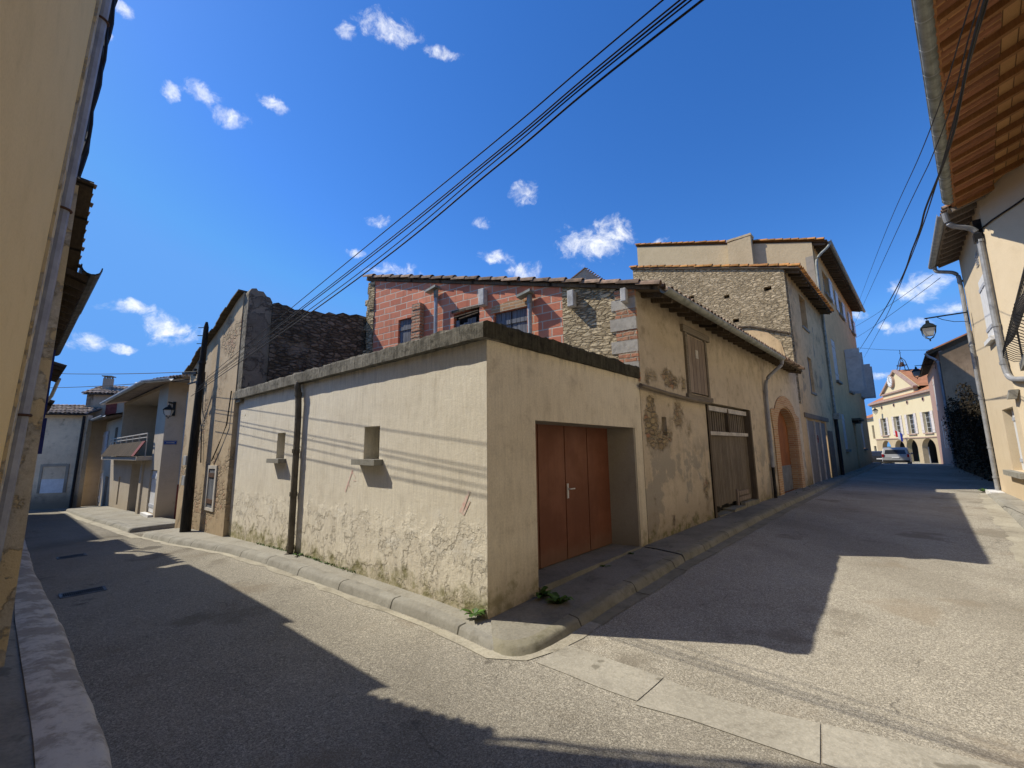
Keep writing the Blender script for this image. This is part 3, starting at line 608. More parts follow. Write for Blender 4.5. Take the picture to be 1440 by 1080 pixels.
# ------------------------------------------------------------------ shared building pieces
def roughbox(mb, x0, x1, y0, y1, z0, z1, step=.12, amp=.012, mi=0, seed=1, mi_end=None, chips=.0):
    nx = max(1, int((x1-x0)/step)); ny = max(1, int((y1-y0)/step)); nz = max(1, int((z1-z0)/(step*.6)))
    cache = {}
    def P(i, j, k):
        if (i,j,k) in cache: return cache[i,j,k]
        x, y, z = x0+(x1-x0)*i/nx, y0+(y1-y0)*j/ny, z0+(z1-z0)*k/nz
        dx = vnoise(x*5+y*3, z*6, seed)*amp; dy = vnoise(x*4.3+z*2, y*5, seed+9)*amp; dz = vnoise(x*4+z, y*5, seed+5)*amp
        if k == nz: dz += abs(vnoise(x*2.3, y*3, seed+2))*chips - chips*.4 + vnoise(x*13, y*11, seed+3)*chips*.5
        if k == nz and (j == 0): dz -= abs(vnoise(x*6, 2, seed+4))*chips; dy += abs(vnoise(x*5, 8, seed+6))*chips*.8
        cache[i,j,k] = mb.vert((x+dx*(0<i<nx), y+dy, z+dz)); return cache[i,j,k]
    me = mi if mi_end is None else mi_end
    for i in range(nx):
        for j in range(ny):
            mb.face((P(i,j,nz),P(i+1,j,nz),P(i+1,j+1,nz),P(i,j+1,nz)), mi); mb.face((P(i,j,0),P(i,j+1,0),P(i+1,j+1,0),P(i+1,j,0)), mi)
    for i in range(nx):
        for k in range(nz):
            mb.face((P(i,0,k),P(i+1,0,k),P(i+1,0,k+1),P(i,0,k+1)), mi); mb.face((P(i,ny,k),P(i,ny,k+1),P(i+1,ny,k+1),P(i+1,ny,k)), mi)
    for j in range(ny):
        for k in range(nz):
            mb.face((P(0,j,k),P(0,j,k+1),P(0,j+1,k+1),P(0,j+1,k)), mi); mb.face((P(nx,j,k),P(nx,j+1,k),P(nx,j+1,k+1),P(nx,j,k+1)), me)
def one(name, mat, parent, fn, **kw):
    mb = MB(); fn(mb); return mb.build(name, mat, parent, **kw)
def box(name, mat, parent, *b, **kw): return one(name, mat, parent, lambda m: m.box(*b), **kw)
def pipe(name, mat, parent, pts, r=.045, collars=(), n=10, **kw):
    mb = MB(); mb.tube(pts, r, n)
    for c in collars:
        p = Vector(c); mb.tube([p-Vector((0,0,.035)), p+Vector((0,0,.035))], r*1.22, n)
    return mb.build(name, mat, parent, smooth=False, **kw)
def elbow(a, b, c, n=5):
    a, b, c = Vector(a), Vector(b), Vector(c); r = min((b-a).length, (c-b).length)*.5
    p, q = b + (a-b).normalized()*r, b + (c-b).normalized()*r
    return [p*(1-k/n)**2 + b*2*(k/n)*(1-k/n) + q*(k/n)**2 for k in range(n+1)]
def bends(*pts):
    out = [Vector(pts[0])]
    for a, b, c in zip(pts, pts[1:], pts[2:]): out += elbow(a, b, c)
    return out + [Vector(pts[-1])]
def shutter(name, mat, parent, x0, x1, z0, z1, y, th=.035, battens=True, iron=None, louv=0, M=None, label=None):
    mb = MB(); mb.box(x0, x1, y-th, y, z0, z1)
    if battens:
        for f in (.16, .84):
            z = z0+(z1-z0)*f; mb.box(x0+.02, x1-.02, y-th-.022, y-th+.003, z-.05, z+.05, 1 if iron else 0)
    if louv:
        n = louv
        for k in range(n):
            z = z0+.12+(z1-z0-.24)*k/n; mb.obox(((x0+x1)/2, y-th-.008, z), ((x1-x0)/2-.06,0,0), (0,.010,.012), (0,-.006,.016))
    return mb.build(name, [mat, iron] if iron else mat, parent, M=M, label=label)
def window(parent, x0, x1, z0, z1, y, frame, bars=1, cross=2, fr=.05, glass=None):
    w = one('window', frame, parent, lambda m: (m.box(x0, x0+fr, y, y+.05, z0, z1), m.box(x1-fr, x1, y, y+.05, z0, z1), m.box(x0+fr, x1-fr, y, y+.05, z0, z0+fr), m.box(x0+fr, x1-fr, y, y+.05, z1-fr, z1),
        [m.box(x0+(x1-x0)*k/(bars+1)-.02, x0+(x1-x0)*k/(bars+1)+.02, y+.004, y+.046, z0+fr, z1-fr) for k in range(1, bars+1)],
        [m.box(x0+fr, x1-fr, y+.008, y+.042, z0+(z1-z0)*k/(cross+1)-.015, z0+(z1-z0)*k/(cross+1)+.015) for k in range(1, cross+1)]))
    box('pane', glass or M['glass'], w, x0+fr, x1-fr, y+.022, y+.03, z0+fr, z1-fr)
    return w
def tile_row(mb, p, q, r=.085, l=.36, seed=1, up=(0,0,1), mi=0, wob=.02):
    # one line of overlapping half round tiles laid from the low end p to the high end q
    p, q = Vector(p), Vector(q); d = q-p; n = max(1, int(d.length/l)); d /= n; dn = d.normalized(); u = Vector(up)
    a = dn.cross(u).normalized(); b = a.cross(dn).normalized()
    for k in range(n):
        s = p + d*k + a*vnoise(k*3.1, 0, seed)*wob + b*(.012*(k % 2) + vnoise(k*2.3, 4, seed)*.012); e = s + d*1.13 - b*.012 + a*vnoise(k*1.7, 2, seed)*wob*.6
        mb.arc(s+b*.014, e, r*1.06, b, 0, 180, 7, mi, .014, r*.90)
def tile_roof(mb, o, e, s, nE, r=.09, l=.36, seed=1, flat_mi=0):
    # barrel tiles: nE columns spread along vector e, each climbing along vector s from the eave o
    o, e, s = Vector(o), Vector(e), Vector(s); up = e.cross(s).normalized()
    if up.z < 0: up = -up
    mb.poly([o, o+e, o+e+s, o+s], flat_mi); mb.poly([o-up*.05, o+s-up*.05, o+e+s-up*.05, o+e-up*.05], flat_mi)
    for k in range(nE):
        p = o + e*((k+.5)/nE); tile_row(mb, p+up*.01, p+s+up*.01, r, l, seed*31+k, up)
def MX(o, xdir, sx=1):
    # local frame for a wall inside its building: x along xdir, z up
    x = Vector((xdir[0], xdir[1], 0)).normalized(); y = Vector((-x.y, x.x, 0)); z = Vector((0,0,1))
    return Matrix(((x.x,y.x,z.x,o[0]),(x.y,y.y,z.y,o[1]),(x.z,y.z,z.z,o[2] if len(o) > 2 else 0),(0,0,0,1)))

# ------------------------------------------------------------------ corner garage
gar = thing('garage', 'low flat-roofed rendered garage on the street corner with a red-brown folding door', 'garage', (A.x, A.y, 0), ang(D))
ML = MX((0,0), (math.cos(ang(-T)-ang(D)), math.sin(ang(-T)-ang(D))))
W1, W2 = rect(-5.74,-5.37,1.61,2.11), rect(-2.54,-2.13,1.61,2.09)
one('wall', M['garage_front'], gar, lambda m: m.slab(rect(-8.12,-.002,-.6,2.99), [W1, W2], 0, .3), M=ML, label='sunlit pale wall with flaking foot and two small blind windows')
for (x0, x1, z0, z1) in ((-5.74,-5.37,1.61,2.11), (-2.54,-2.13,1.61,2.09)):
    w = box('blind_window', M['reveal'], gar, x0-.02, x1+.02, .25, .29, z0-.02, z1+.02, M=ML)
    def sill(m): roughbox(m, x0-.10, x1+.10, -.14, .24, z0-.075, z0+.005, .06, .004)
    one('sill', M['curb'], w, sill)
dr_hole = [(.87,.06),(3.72,.06),(3.72,2.08),(.87,2.09)]
one('wall', [M['garage_side'], M['reveal']], gar, lambda m: m.slab(rect(.003,4.03,-.4,2.99), [dr_hole], 0, .46, 0, 1), label='shaded tan wall around the folding door')
def par1(m):
    roughbox(m, -8.14, .055, -.115, .2, 2.985, 3.19, .055, .005, 0, 1, 1, .022)
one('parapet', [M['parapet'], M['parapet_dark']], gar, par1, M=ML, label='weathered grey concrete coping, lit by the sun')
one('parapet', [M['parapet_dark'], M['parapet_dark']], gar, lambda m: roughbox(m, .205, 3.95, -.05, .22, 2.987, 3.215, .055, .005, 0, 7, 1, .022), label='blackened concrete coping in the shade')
one('roof', M['flatroof'], gar, lambda m: m.poly([(.2,.1,3.06), (3.6,.2,3.06), (3.1,7.5,3.06), (.15,8.0,3.06)]))
one('reveal', M['reveal'], gar, lambda m: m.obox((3.66,.24,1.08),(.062,.0,0),(-.065,.235,0),(0,0,1.0)))
one('threshold', M['pave_dark'], gar, lambda m: roughbox(m, .875, 3.712, -.012, .5, -.2, .088, .15, .006))
xs = [.80, 1.49, 2.17, 2.83, 3.56]
for k in range(4):
    d = one('door_leaf', M['redwood'], gar, lambda m: m.box(xs[k]+.009, xs[k+1]-.009, .45, .49, .10, 2.10), bevel=.004)
    if k == 2:
        hd = MB(); hd.box(2.195, 2.235, .437, .4495, .98, 1.20); hd.tube([(2.215,.437,1.12),(2.215,.40,1.12)], .011, 8); hd.tube([(2.205,.40,1.12),(2.34,.395,1.118)], .010, 8)
        hd.build('handle', M['white'], d)
box('backing', M['dark'], gar, .7, 3.7, .495, .53, .05, 2.12)
pp = bends((4.71*-1,.1,3.05), (-4.71,-.13,3.02), (-4.70,-.09,2.80), (-4.68,-.075,2.4), (-4.66,-.075,.0), (-4.66,-.16,-.06))
pipe('downpipe', M['brownpipe'], gar, pp, .055, [(-4.685,-.076,1.75), (-4.675,-.075,1.0), (-4.668,-.075,.1), (-4.70,-.09,2.78)], M=ML)
for pts, w in (([(-3.02,1.12),(-2.86,1.40),(-2.83,1.46)], .02), ([(-2.86,1.44),(-2.74,1.34)], .018), ([(-2.90,1.20),(-2.94,1.26)], .014), ([(-.42,1.02),(-.28,1.27)], .03), ([(-.38,1.0),(-.27,1.16)], .02), ([(-2.8,1.30),(-2.72,1.29)], .012)):
    def graffiti(m):
        for (a, b) in zip(pts, pts[1:]):
            dx, dz = b[0]-a[0], b[1]-a[1]; l = math.hypot(dx, dz); nx, nz = -dz/l*w, dx/l*w*.6
            m.poly([(a[0]+nx,-.004,a[1]+nz),(a[0]-nx,-.004,a[1]-nz),(b[0]-nx*.6,-.004,b[1]-nz*.6),(b[0]+nx*.6,-.004,b[1]+nz*.6)])
    one('graffiti', M['chalkred'], gar, graffiti, M=ML)

# ------------------------------------------------------------------ barn with the brick and stone end wall
barn = thing('barn', 'long rendered barn with plank doors, an arched doorway and a red block end wall', 'barn', (C.x, C.y, 0), ang(D2))
holes = [rect(2.45,3.60,2.93,4.28), rect(3.42,6.87,-.05,2.80), rect(1.02,1.23,1.97,2.33), archpoly(9.85,12.75,-.05,2.25,.92)]
one('wall', M['barn'], barn, lambda m: m.slab(rect(.203,13.99,-.5,4.86), holes, 0, .58), label='flaking lime render showing stone')
box('blind_window', M['reveal'], barn, 1.0, 1.25, .22, .3, 1.9, 2.4)
h = shutter('hatch', M['hatchwood'], barn, 2.50, 3.55, 2.95, 4.26, .02, .05, False, label='bleached plank hayloft hatch')
box('notice', M['offwhite'], h, 2.95, 3.11, -.036, -.03, 3.78, 3.98)
one('frame', M['greybeam'], barn, lambda m: (m.box(2.38,2.498,-.05,.12,2.90,4.30), m.box(3.552,3.66,-.05,.12,2.90,4.30), m.box(2.25,3.85,-.07,.12,4.30,4.46), m.box(2.3,3.8,-.06,.1,2.80,2.90)))
one('beam', M['greybeam'], barn, lambda m: m.tube([(.12,-.06,2.85),(1.2,-.06,2.80),(2.4,-.06,2.76),(3.5,-.06,2.77)], .045, 8), label='bent timber pole fixed along the wall')
def plankdoor(m):
    n = 26; w = 3.36/n
    for k in range(n): m.box(3.46+k*w+.003, 3.46+(k+1)*w-.003, .10+hsh(k)*.008, .15, .28+hsh(k,3)*.06, 2.02)
one('door', M['oldwood'], barn, plankdoor, label='wide grey plank barn door')
d = one('transom', M['oldwood'], barn, lambda m: [m.box(3.50+k*.163, 3.50+k*.163+.10, .13, .16, 2.12, 2.62) for k in range(20)])
box('backing', M['dark'], barn, 3.4, 6.9, .20, .24, -.05, 2.82)
each('door_post', M['darkwood'], barn, [lambda m: m.box(3.40,3.52,-.03,.14,-.05,2.79), lambda m: m.box(6.74,6.86,-.03,.14,.1,2.78), lambda m: m.box(5.06,5.14,.04,.14,2.10,2.72)])
each('door_rail', M['offwhite'], barn, [lambda m: m.box(3.53,6.73,.05,.128,2.62,2.74), lambda m: m.box(3.53,6.73,.05,.128,2.02,2.11)])
one('door_sill', M['curbmoss'], barn, lambda m: (roughbox(m, 3.6,4.5,-.06,.2,-.1,.16,.1,.02,0,3), roughbox(m, 4.56,5.5,-.08,.2,-.1,.20,.1,.02,0,4), roughbox(m, 5.55,6.8,-.05,.2,-.1,.26,.1,.02,0,6)))
def repair(m):
    m.box(5.35,5.47,.06,.10,.2,.62); m.box(5.5,6.45,.06,.10,.30,.42); m.box(5.5,6.35,.06,.10,.45,.56)
one('repair_board', M['hatchwood'], barn, repair)
# arched doorway
nA = 14
outer = [(9.32,-.1)] + [(9.32,2.3)] + [(9.18,2.95),(9.45,3.02)] + [(11.3+1.75*math.cos(math.pi*(1-k/nA)), 2.55+1.02*math.sin(math.pi*(1-k/nA))) for k in range(2, nA-1)] + [(13.2,2.9),(13.45,2.85),(13.25,2.3),(13.25,-.1)]
inner = [(12.75,-.1)] + [(11.3+1.45*math.cos(math.pi*k/nA), 2.25+.92*math.sin(math.pi*k/nA)) for k in range(nA+1)] + [(9.85,-.1)]
one('door_surround', M['archbrick'], barn, lambda m: m.slab(outer[:]+inner[:], [], -.035, .02), label='arched surround of orange brick')
def archrev(m):
    pts = inner[::-1]
    for a, b in zip(pts, pts[1:]): m.poly([(a[0]+.0,.0,a[1]),(a[0],.58,a[1]),(b[0],.58,b[1]),(b[0],0,b[1])])
    i2 = [(x+(-.004 if x > 11.3 else .004), z-.004) for x, z in inner]
one('door_reveal', M['archbrick'], barn, lambda m: m.slab([(x, z) for x, z in outer[:0]] + [(9.852,-.1),(9.852,2.25)] + [(11.3+1.448*math.cos(math.pi*(1-k/nA)), 2.25+.918*math.sin(math.pi*(1-k/nA))) for k in range(1,nA)] + [(12.748,2.25),(12.748,-.1),(12.70,-.1),(12.70,2.25)] + [(11.3+1.40*math.cos(math.pi*k/nA), 2.25+.87*math.sin(math.pi*k/nA)) for k in range(1,nA)] + [(9.90,2.25),(9.90,-.1)], [],   .003, .265))
dd = one('arched_door', M['brownwood'], barn, lambda m: m.slab(archpoly(9.87,12.73,.05,2.24,.90), [], .27, .32), label='orange-brown arched door')
box('kick_plate', M['galv'], dd, 9.95, 12.62, .255, .269, .10, 1.02)
box('notice', M['paper'], dd, 10.15, 10.62, .258, .269, 1.72, 2.02)
# roof, soffit and gutter
R0, R1 = Vector((-1.30,7.57)), Vector((.2,0))
def rz(y): return 4.60 + .262*(y+.45)
def barnroof(m):
    for dz, fl in ((.0, 1), (.07, 0)):
        q = [(.2+.02,-.46,rz(-.46)+dz), (12.7,-.46,rz(-.46)+dz), (12.7,7.7,rz(7.7)+dz), (-1.36,7.7,rz(7.7)+dz)]
        m.poly(q[::-1] if fl else q, 1 if fl else 0)
    m.poly([(.22,-.46,rz(-.46)), (12.7,-.46,rz(-.46)), (12.7,-.46,rz(-.46)+.07), (.22,-.46,rz(-.46)+.07)], 1)
    m.poly([(12.7,-.46,rz(-.46)),(12.7,7.7,rz(7.7)),(12.7,7.7,rz(7.7)+.07),(12.7,-.46,rz(-.46)+.07)], 1)
    m.poly([(.22,-.46,rz(-.46)),(.22,-.46,rz(-.46)+.07),(-1.36,7.7,rz(7.7)+.07),(-1.36,7.7,rz(7.7))], 1)
    tile_row(m, (.26,-.50,rz(-.5)+.075), (-1.36,7.72,rz(7.72)+.085), .10, .38, 3)
    tile_row(m, (.42,-.50,rz(-.5)+.06), (-1.20,7.72,rz(7.72)+.06), .09, .38, 8)
    for k in range(59):     # tile ends along the eave
        x = .6+k*.205; tile_row(m, (x,-.56,rz(-.56)+.055), (x,.6,rz(.6)+.055), .085, .38, 20+k)
one('roof', [M['tile'], M['darkwood']], barn, barnroof)
one('rafter', M['darkwood'], barn, lambda m: [m.bar((.5+k*.42,-.42,rz(-.42)-.045),(.5+k*.42,.6,rz(.6)-.045),.07,.085) for k in range(30)])
g = one('gutter', M['zincgreen'], barn, lambda m: m.arc((.26,-.56,4.60),(9.05,-.56,4.58),.085,(0,0,1),170,370,10,0,.008))
pipe('downpipe', M['bluepipe'], barn, bends((8.95,-.56,4.53),(8.93,-.55,4.36),(8.70,-.08,3.92),(8.62,-.075,3.4),(8.53,-.075,1.08)), .055, [(8.64,-.076,3.5),(8.56,-.075,1.9)])
pipe('downpipe', M['castiron'], barn, [(8.56,-.075,2.0),(8.53,-.075,1.0),(8.5,-.075,.1)], .048, label='dark lower length of the drainpipe')
# end wall (brick, stone, quoins) rising above the garage roof
MR = MX((R0.x, R0.y), R1-R0)
def rt(u): return 6.695 - .2567*u
def endwall(u0, u1, hs, mi=0): return lambda m: m.slab([(u0,2.95),(u1,2.95),(u1,rt(u1)),(u0,rt(u0))], hs, 0, .3)
w1, w2, w3 = rect(1.24,1.79,3.3,5.28), [(3.22,3.3),(4.02,3.3),(4.02,5.12),(3.22,5.07)], rect(4.45,5.34,3.3,4.86)
one('brick_wall', M['brick'], barn, endwall(.22,6.20,[w1,w2,w3]), M=MR, label='red hollow clay block wall with smears of mortar')
one('stone_wall', M['gold_stone'], barn, endwall(6.20,7.36,[]), M=MR, label='golden rubble stone section')
def quoinpart(m):
    z = 2.95
    k = 0
    while z < rt(7.5):
        z2 = min(z+(.20 if k % 2 else .15)+.05*hsh(k,5), rt(7.5)); m.box(7.36-(.10 if k % 2 else .0)-.04*hsh(k), 7.73, -.012-.012*hsh(k,2), .31, z, z2-.006, k % 2); z = z2; k += 1
one('quoin', [M['quoin'], M['dressed']], barn, quoinpart, M=MR, label='corner of alternating red brick and grey stone')
def ragged(m):
    z = 2.95; k = 0
    while z < rt(.1):
        z2 = min(z+.14+.10*hsh(k,8), rt(.1)-.02)
        if z2-z < .03: break
        m.box(-.02-.16*hsh(k,4)*(1 if k % 2 else .35), .219, -.01-.03*hsh(k,7), .3, z, z2-.003); z = z2; k += 1
one('quoin', M['tan_stone'], barn, ragged, M=MR, label='ragged stone edge of the brick wall')
def pil(m):
    z = 2.95; k = 0
    while z < 5.5: m.box(1.93-.03*hsh(k,1), 2.20+.02*hsh(k,2), -.15-.02*hsh(k,3), -.004, z, z+.078); z += .084; k += 1
one('pilaster', M['quoin'], barn, pil, M=MR)
for (x0, x1, z0, z1, sag, lb) in ((1.25,1.78,3.3,5.27,0,'narrow closed blue-grey shutter'), (3.24,4.0,3.3,4.93,.06,'shutter with broken boards at the top'), (4.47,4.88,3.3,4.85,0,'left leaf of the pair of shutters'), (4.91,5.32,3.3,4.85,0,'right leaf of the pair of shutters')):
    def pl(m):
        n = max(3, int((x1-x0)/.11)); w = (x1-x0)/n
        for k in range(n): m.box(x0+k*w+.003, x0+(k+1)*w-.003, .055+.008*hsh(k,x0), .085, z0, z1-sag*hsh(k,2)*3)
        m.box(x0, x1, .035, .054, z1-.30, z1-.20)
    one('shutter', M['bluegrey_wood'], barn, pl, M=MR, label=lb)
one('lintel', M['darkwood'], barn, lambda m: (m.box(3.16,4.06,-.02,.09,5.10,5.16), m.obox((3.62,.02,5.02),(.38,0,.02),(0,.02,0),(0,0,.012)), m.obox((3.7,.0,4.95),(.30,0,.03),(0,.02,0),(0,0,.012))), M=MR)
one('lintel', M['archbrick'], barn, lambda m: m.slab([(4.36,4.865),(5.40,4.865),(5.38,5.02),(4.9,5.08),(4.40,5.02)], [], -.02, .05), M=MR, label='flat orange brick lintel')
box('backing', M['dark'], barn, .9, 5.5, .12, .14, 3.2, 5.3, M=MR)
for (x, z, s) in ((4.19,5.28,.13), (6.46,4.77,.11), (7.55,4.61,.085)):
    one('beam_end', M['whitestone'], barn, lambda m: m.box(x-s*.62, x+s*.62, -.17, -.004, z-s*1.6, z+s*1.5), M=MR, bevel=.012, label=None)
for (x, zt) in ((2.72,5.74), (5.47,5.02)):
    hp = one('downpipe', M['zinc'], barn, lambda m: m.tube([(x,-.11,zt-.02),(x,-.10,3.0)], .048, 10), M=MR)
    one('hopper', M['zincgreen'], hp, lambda m: (m.obox((x-.08,-.15,zt+.06),(.17,-.0,.04),(0,.10,0),(0,0,.028)), m.tube([(x,-.11,zt+.04),(x,-.11,zt-.16)], .06, 8)))

# ------------------------------------------------------------------ neighbour on the left: ochre facade and dark rubble return wall
b2 = thing('house', 'ochre house with sloping top and dark rubble side wall, left of the garage', 'house', (A.x, A.y, 0), ang(-T))
out = [(-12.3,-.9),(-8.125,-.9),(-8.125,5.62),(-8.6,5.50),(-9.6,5.10),(-10.6,4.80),(-11.6,4.42),(-12.3,4.15)]
sh = rect(-9.56,-8.95,.42,1.40)
one('wall', M['b2'], b2, lambda m: m.slab(out, [sh], -.10, .35), label='ochre facade with patches of bare stone')
def copetiles(m):
    top = out[2:]
    for a, b in zip(top, top[1:]):
        d = Vector((b[0]-a[0], 0, b[1]-a[1])); n = max(1, int(d.length/.28))
        for k in range(n):
            p = Vector((a[0],0,a[1]))+d*(k/n); q = Vector((a[0],0,a[1]))+d*((k+1.2)/n)
            m.obox((p+q)/2+Vector((0,.08,.03)), (q-p)/2+Vector((0,0,.02*hsh(k))), (0,.30+.04*hsh(k,2),0), (0,0,.018))
one('coping', M['darkwood'], b2, copetiles)
f = one('shutter_frame', M['offwhite'], b2, lambda m: (m.box(-9.60,-9.50,-.13,-.05,.36,1.44), m.box(-9.0,-8.90,-.13,-.05,.36,1.44), m.box(-9.50,-9.0,-.13,-.05,1.36,1.44), m.box(-9.50,-9.0,-.13,-.05,.36,.43)))
shutter('shutter', M['bluegrey_wood'], f, -9.495, -9.005, .435, 1.355, -.08, .03, True, M['rust'])
MD = MX((-8.12,2.97), (0,-1))
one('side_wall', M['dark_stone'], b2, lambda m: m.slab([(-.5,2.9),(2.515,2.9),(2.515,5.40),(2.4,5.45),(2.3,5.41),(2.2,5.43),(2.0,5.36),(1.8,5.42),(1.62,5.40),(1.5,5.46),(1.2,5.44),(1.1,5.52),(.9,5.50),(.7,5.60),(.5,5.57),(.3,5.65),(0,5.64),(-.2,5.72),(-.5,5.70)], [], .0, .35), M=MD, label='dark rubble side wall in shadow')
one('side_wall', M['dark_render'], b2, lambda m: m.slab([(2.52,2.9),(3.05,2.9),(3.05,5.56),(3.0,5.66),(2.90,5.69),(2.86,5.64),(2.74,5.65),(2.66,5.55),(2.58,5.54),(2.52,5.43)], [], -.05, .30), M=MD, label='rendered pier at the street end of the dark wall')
one('roof', M['tile'], b2, lambda m: m.poly([(-12.3,.1,4.2),(-8.4,.1,5.4),(-8.4,3,5.4),(-12.3,3,4.2)]))
def conduit(m):
    m.tube([(-10.9,-.14,3.7),(-10.75,-.14,2.9),(-10.4,-.14,2.3),(-10.2,-.14,1.5)], .014, 6)
    m.tube([(-10.6,-.14,3.95),(-10.55,-.14,3.2),(-10.5,-.14,2.9),(-10.2,-.15,2.6)], .011, 6)
    m.tube([(-8.3,-.13,3.2),(-8.4,-.14,2.4),(-8.9,-.14,1.9),(-9.3,-.14,1.55)], .014, 6)
one('cable_run', M['wire'], b2, conduit)
for (x, z) in ((-11.55,1.55),(-11.5,1.0)):
    one('meter_box', M['meter'], b2, lambda m: m.box(x-.14,x+.14,-.2,-.102,z-.13,z+.13), bevel=.01)
one('insulator', M['castiron'], b2, lambda m: (m.bar((-10.9,-.1,3.95),(-10.9,-.32,3.95),.03), m.tube([(-10.9,-.30,3.86),(-10.9,-.30,4.06)], .04, 8), m.tube([(-10.9,-.22,3.66),(-10.9,-.22,3.80)], .035, 8), m.bar((-10.9,-.1,3.70),(-10.9,-.24,3.70),.025)))

# ------------------------------------------------------------------ stone house with orange verge
shs = thing('house', 'narrow rubble stone house with bright orange verge tiles, next to the barn', 'house', (C.x, C.y, 0), ang(D2))
fh = [rect(16.75,18.2,7.4,9.0), rect(17.0,18.0,4.25,5.95), rect(15.1,19.95,-.1,2.93)]
one('wall', M['stone_front'], shs, lambda m: m.slab(rect(14.004,22.88,-.5,9.42), fh, 0, .45), label='stained street facade')
MS = MX((14.0,7.1), (0,-1))
sh_ = [rect(7.1-.69-.14,7.1-.69+.16,8.60,8.78), rect(7.1-2.39-.12,7.1-2.39+.12,8.7,8.86), rect(7.1-2.09-.13,7.1-2.09+.13,7.45,7.62), rect(7.1-4.03-.13,7.1-4.03+.13,9.1,9.26)]
one('side_wall', M['tan_stone'], shs, lambda m: m.slab([(0,3.5),(7.1,3.5),(7.1,9.42),(0,11.68)], sh_, 0, .45), M=MS, label='sunlit rubble side wall with putlog holes')
box('backing', M['dark'], shs, 2.0, 6.8, .3, .34, 7.3, 9.35, M=MS)
def ledge(m):
    a = [(4.6,7.26),(5.6,7.12),(6.4,6.78),(7.08,6.50)]
    for p, q in zip(a, a[1:]): m.bar((p[0],-.05,p[1]),(q[0],-.05,q[1]),.12,.05)
one('ledge', M['darkwood'], shs, ledge, M=MS, label='old roof line ledge')
one('patch', M['stone_front'], shs, lambda m: m.slab([(3.2,5.0),(6.9,5.0),(6.7,6.2),(6.2,6.75),(5.4,7.02),(4.5,7.1),(3.8,6.6)], [], -.02, .01), M=MS)
def shroof(m):
    dz = .32
    e0, e1 = (14.0-.08,-.55,9.42-.12), (14.0-.08,7.15,11.70)
    m.poly([(13.9,-.55,9.30),(22.7,-.55,9.30),(22.7,7.2,11.72),(13.9,7.2,11.72)][::1], 0); m.poly([(13.9,-.55,9.24),(13.9,7.2,11.66),(22.7,7.2,11.66),(22.7,-.55,9.24)], 1)
    m.poly([(13.9,-.55,9.24),(22.7,-.55,9.24),(22.7,-.55,9.30),(13.9,-.55,9.30)], 1); m.poly([(13.9,-.55,9.24),(13.9,-.55,9.30),(13.9,7.2,11.72),(13.9,7.2,11.66)], 1)
    tile_row(m, (13.98,-.60,9.32), (13.98,7.2,11.74), .12, .40, 5); tile_row(m, (14.25,-.60,9.31), (14.25,7.2,11.73), .11, .40, 6)
    for k in range(38): x = 14.45+k*.222; tile_row(m, (x,-.64,9.30), (x,.5,9.65), .095, .38, 40+k)
one('roof', [M['tile_orange'], M['darkwood']], shs, shroof, label='orange barrel tile roof edge')
one('rafter', M['darkwood'], shs, lambda m: [m.bar((14.3+k*.55,-.48,9.20),(14.3+k*.55,.3,9.44),.09,.10) for k in range(16)])
one('window', M['darkwood'], shs, lambda m: (m.box(16.75,18.2,.25,.3,7.4,9.0),), label='dark upper window opening')
one('window', M['bluegrey_wood'], shs, lambda m: (m.box(17.0,18.0,.12,.17,4.25,5.95),), label='closed grey shutter on the first floor')
gd = one('garage_door', M['greydoor'], shs, lambda m: (m.box(15.15,16.95,.05,.09,.12,2.86), m.box(17.05,18.4,.05,.09,.12,2.86), m.box(18.5,19.9,.05,.09,.12,2.86)), label='grey boarded double garage door')
each('door_post', M['offwhite'], gd, [lambda m: m.box(16.96,17.04,.0,.1,.1,2.9), lambda m: m.box(18.41,18.49,.0,.1,.1,2.9), lambda m: m.box(15.02,15.14,-.02,.1,.1,2.9)])
def nosign(m):
    m.tube([(17.35,.046,2.05),(17.35,.036,2.05)], .19, 16)
ns = one('sign', M['white'], gd, nosign, label='small round no parking sign')
one('sign_ring', M['redshutter'], ns, lambda m: (m.tube([(17.35+.165*math.cos(2*math.pi*k/20),.033,2.05+.165*math.sin(2*math.pi*k/20)) for k in range(21)], .022, 6), m.bar((17.23,.032,2.17),(17.47,.032,1.93),.04,.006)))
one('beam', M['greybeam'], shs, lambda m: m.box(14.7,20.6,-.05,.06,2.95,3.15), label='timber lintel over the grey door')
one('panel', M['brownpipe'], shs, lambda m: m.box(20.1,21.5,-.03,.02,.1,2.5))
for (x0, x1, z0) in ((16.75,18.2,7.36), (17.0,18.0,4.2)):
    one('sill', M['curb'], shs, lambda m: m.box(x0-.08,x1+.08,-.06,.2,z0-.06,z0+.035))

# ------------------------------------------------------------------ tall gold rendered house
th = thing('house', 'three storey gold rendered house with chimney, white shutters and green gutter', 'house', (C.x, C.y, 0), ang(D2))
wins = [(25.6,27.8,11.4,13.0), (31.6,33.8,11.4,12.8), (38.6,40.4,11.4,12.8), (25.7,27.2,5.75,8.45), (31.5,33.2,5.6,8.5), (39.2,40.6,5.8,8.4), (26.0,27.1,1.5,3.7), (36.1,37.3,1.5,3.7), (31.2,32.1,.1,3.2)]
one('wall', M['tall_front'], th, lambda m: m.slab(rect(22.904,41.5,-.6,13.85), [rect(*w) for w in wins], 0, .4), label='grey-beige street facade')
MT = MX((22.9,11.2), (0,-1))
one('side_wall', M['tall_side'], th, lambda m: m.slab([(0,3),(11.2,3),(11.2,13.85),(0,17.55)], [], 0, .4), M=MT, label='rough golden side wall in sun')
one('corner_band', M['reveal'], th, lambda m: (m.box(10.55,11.2,-.012,.0,9.2,11.4), m.box(10.8,11.2,-.014,.0,11.4,13.0)), M=MT, label='grey cement repair on the corner')
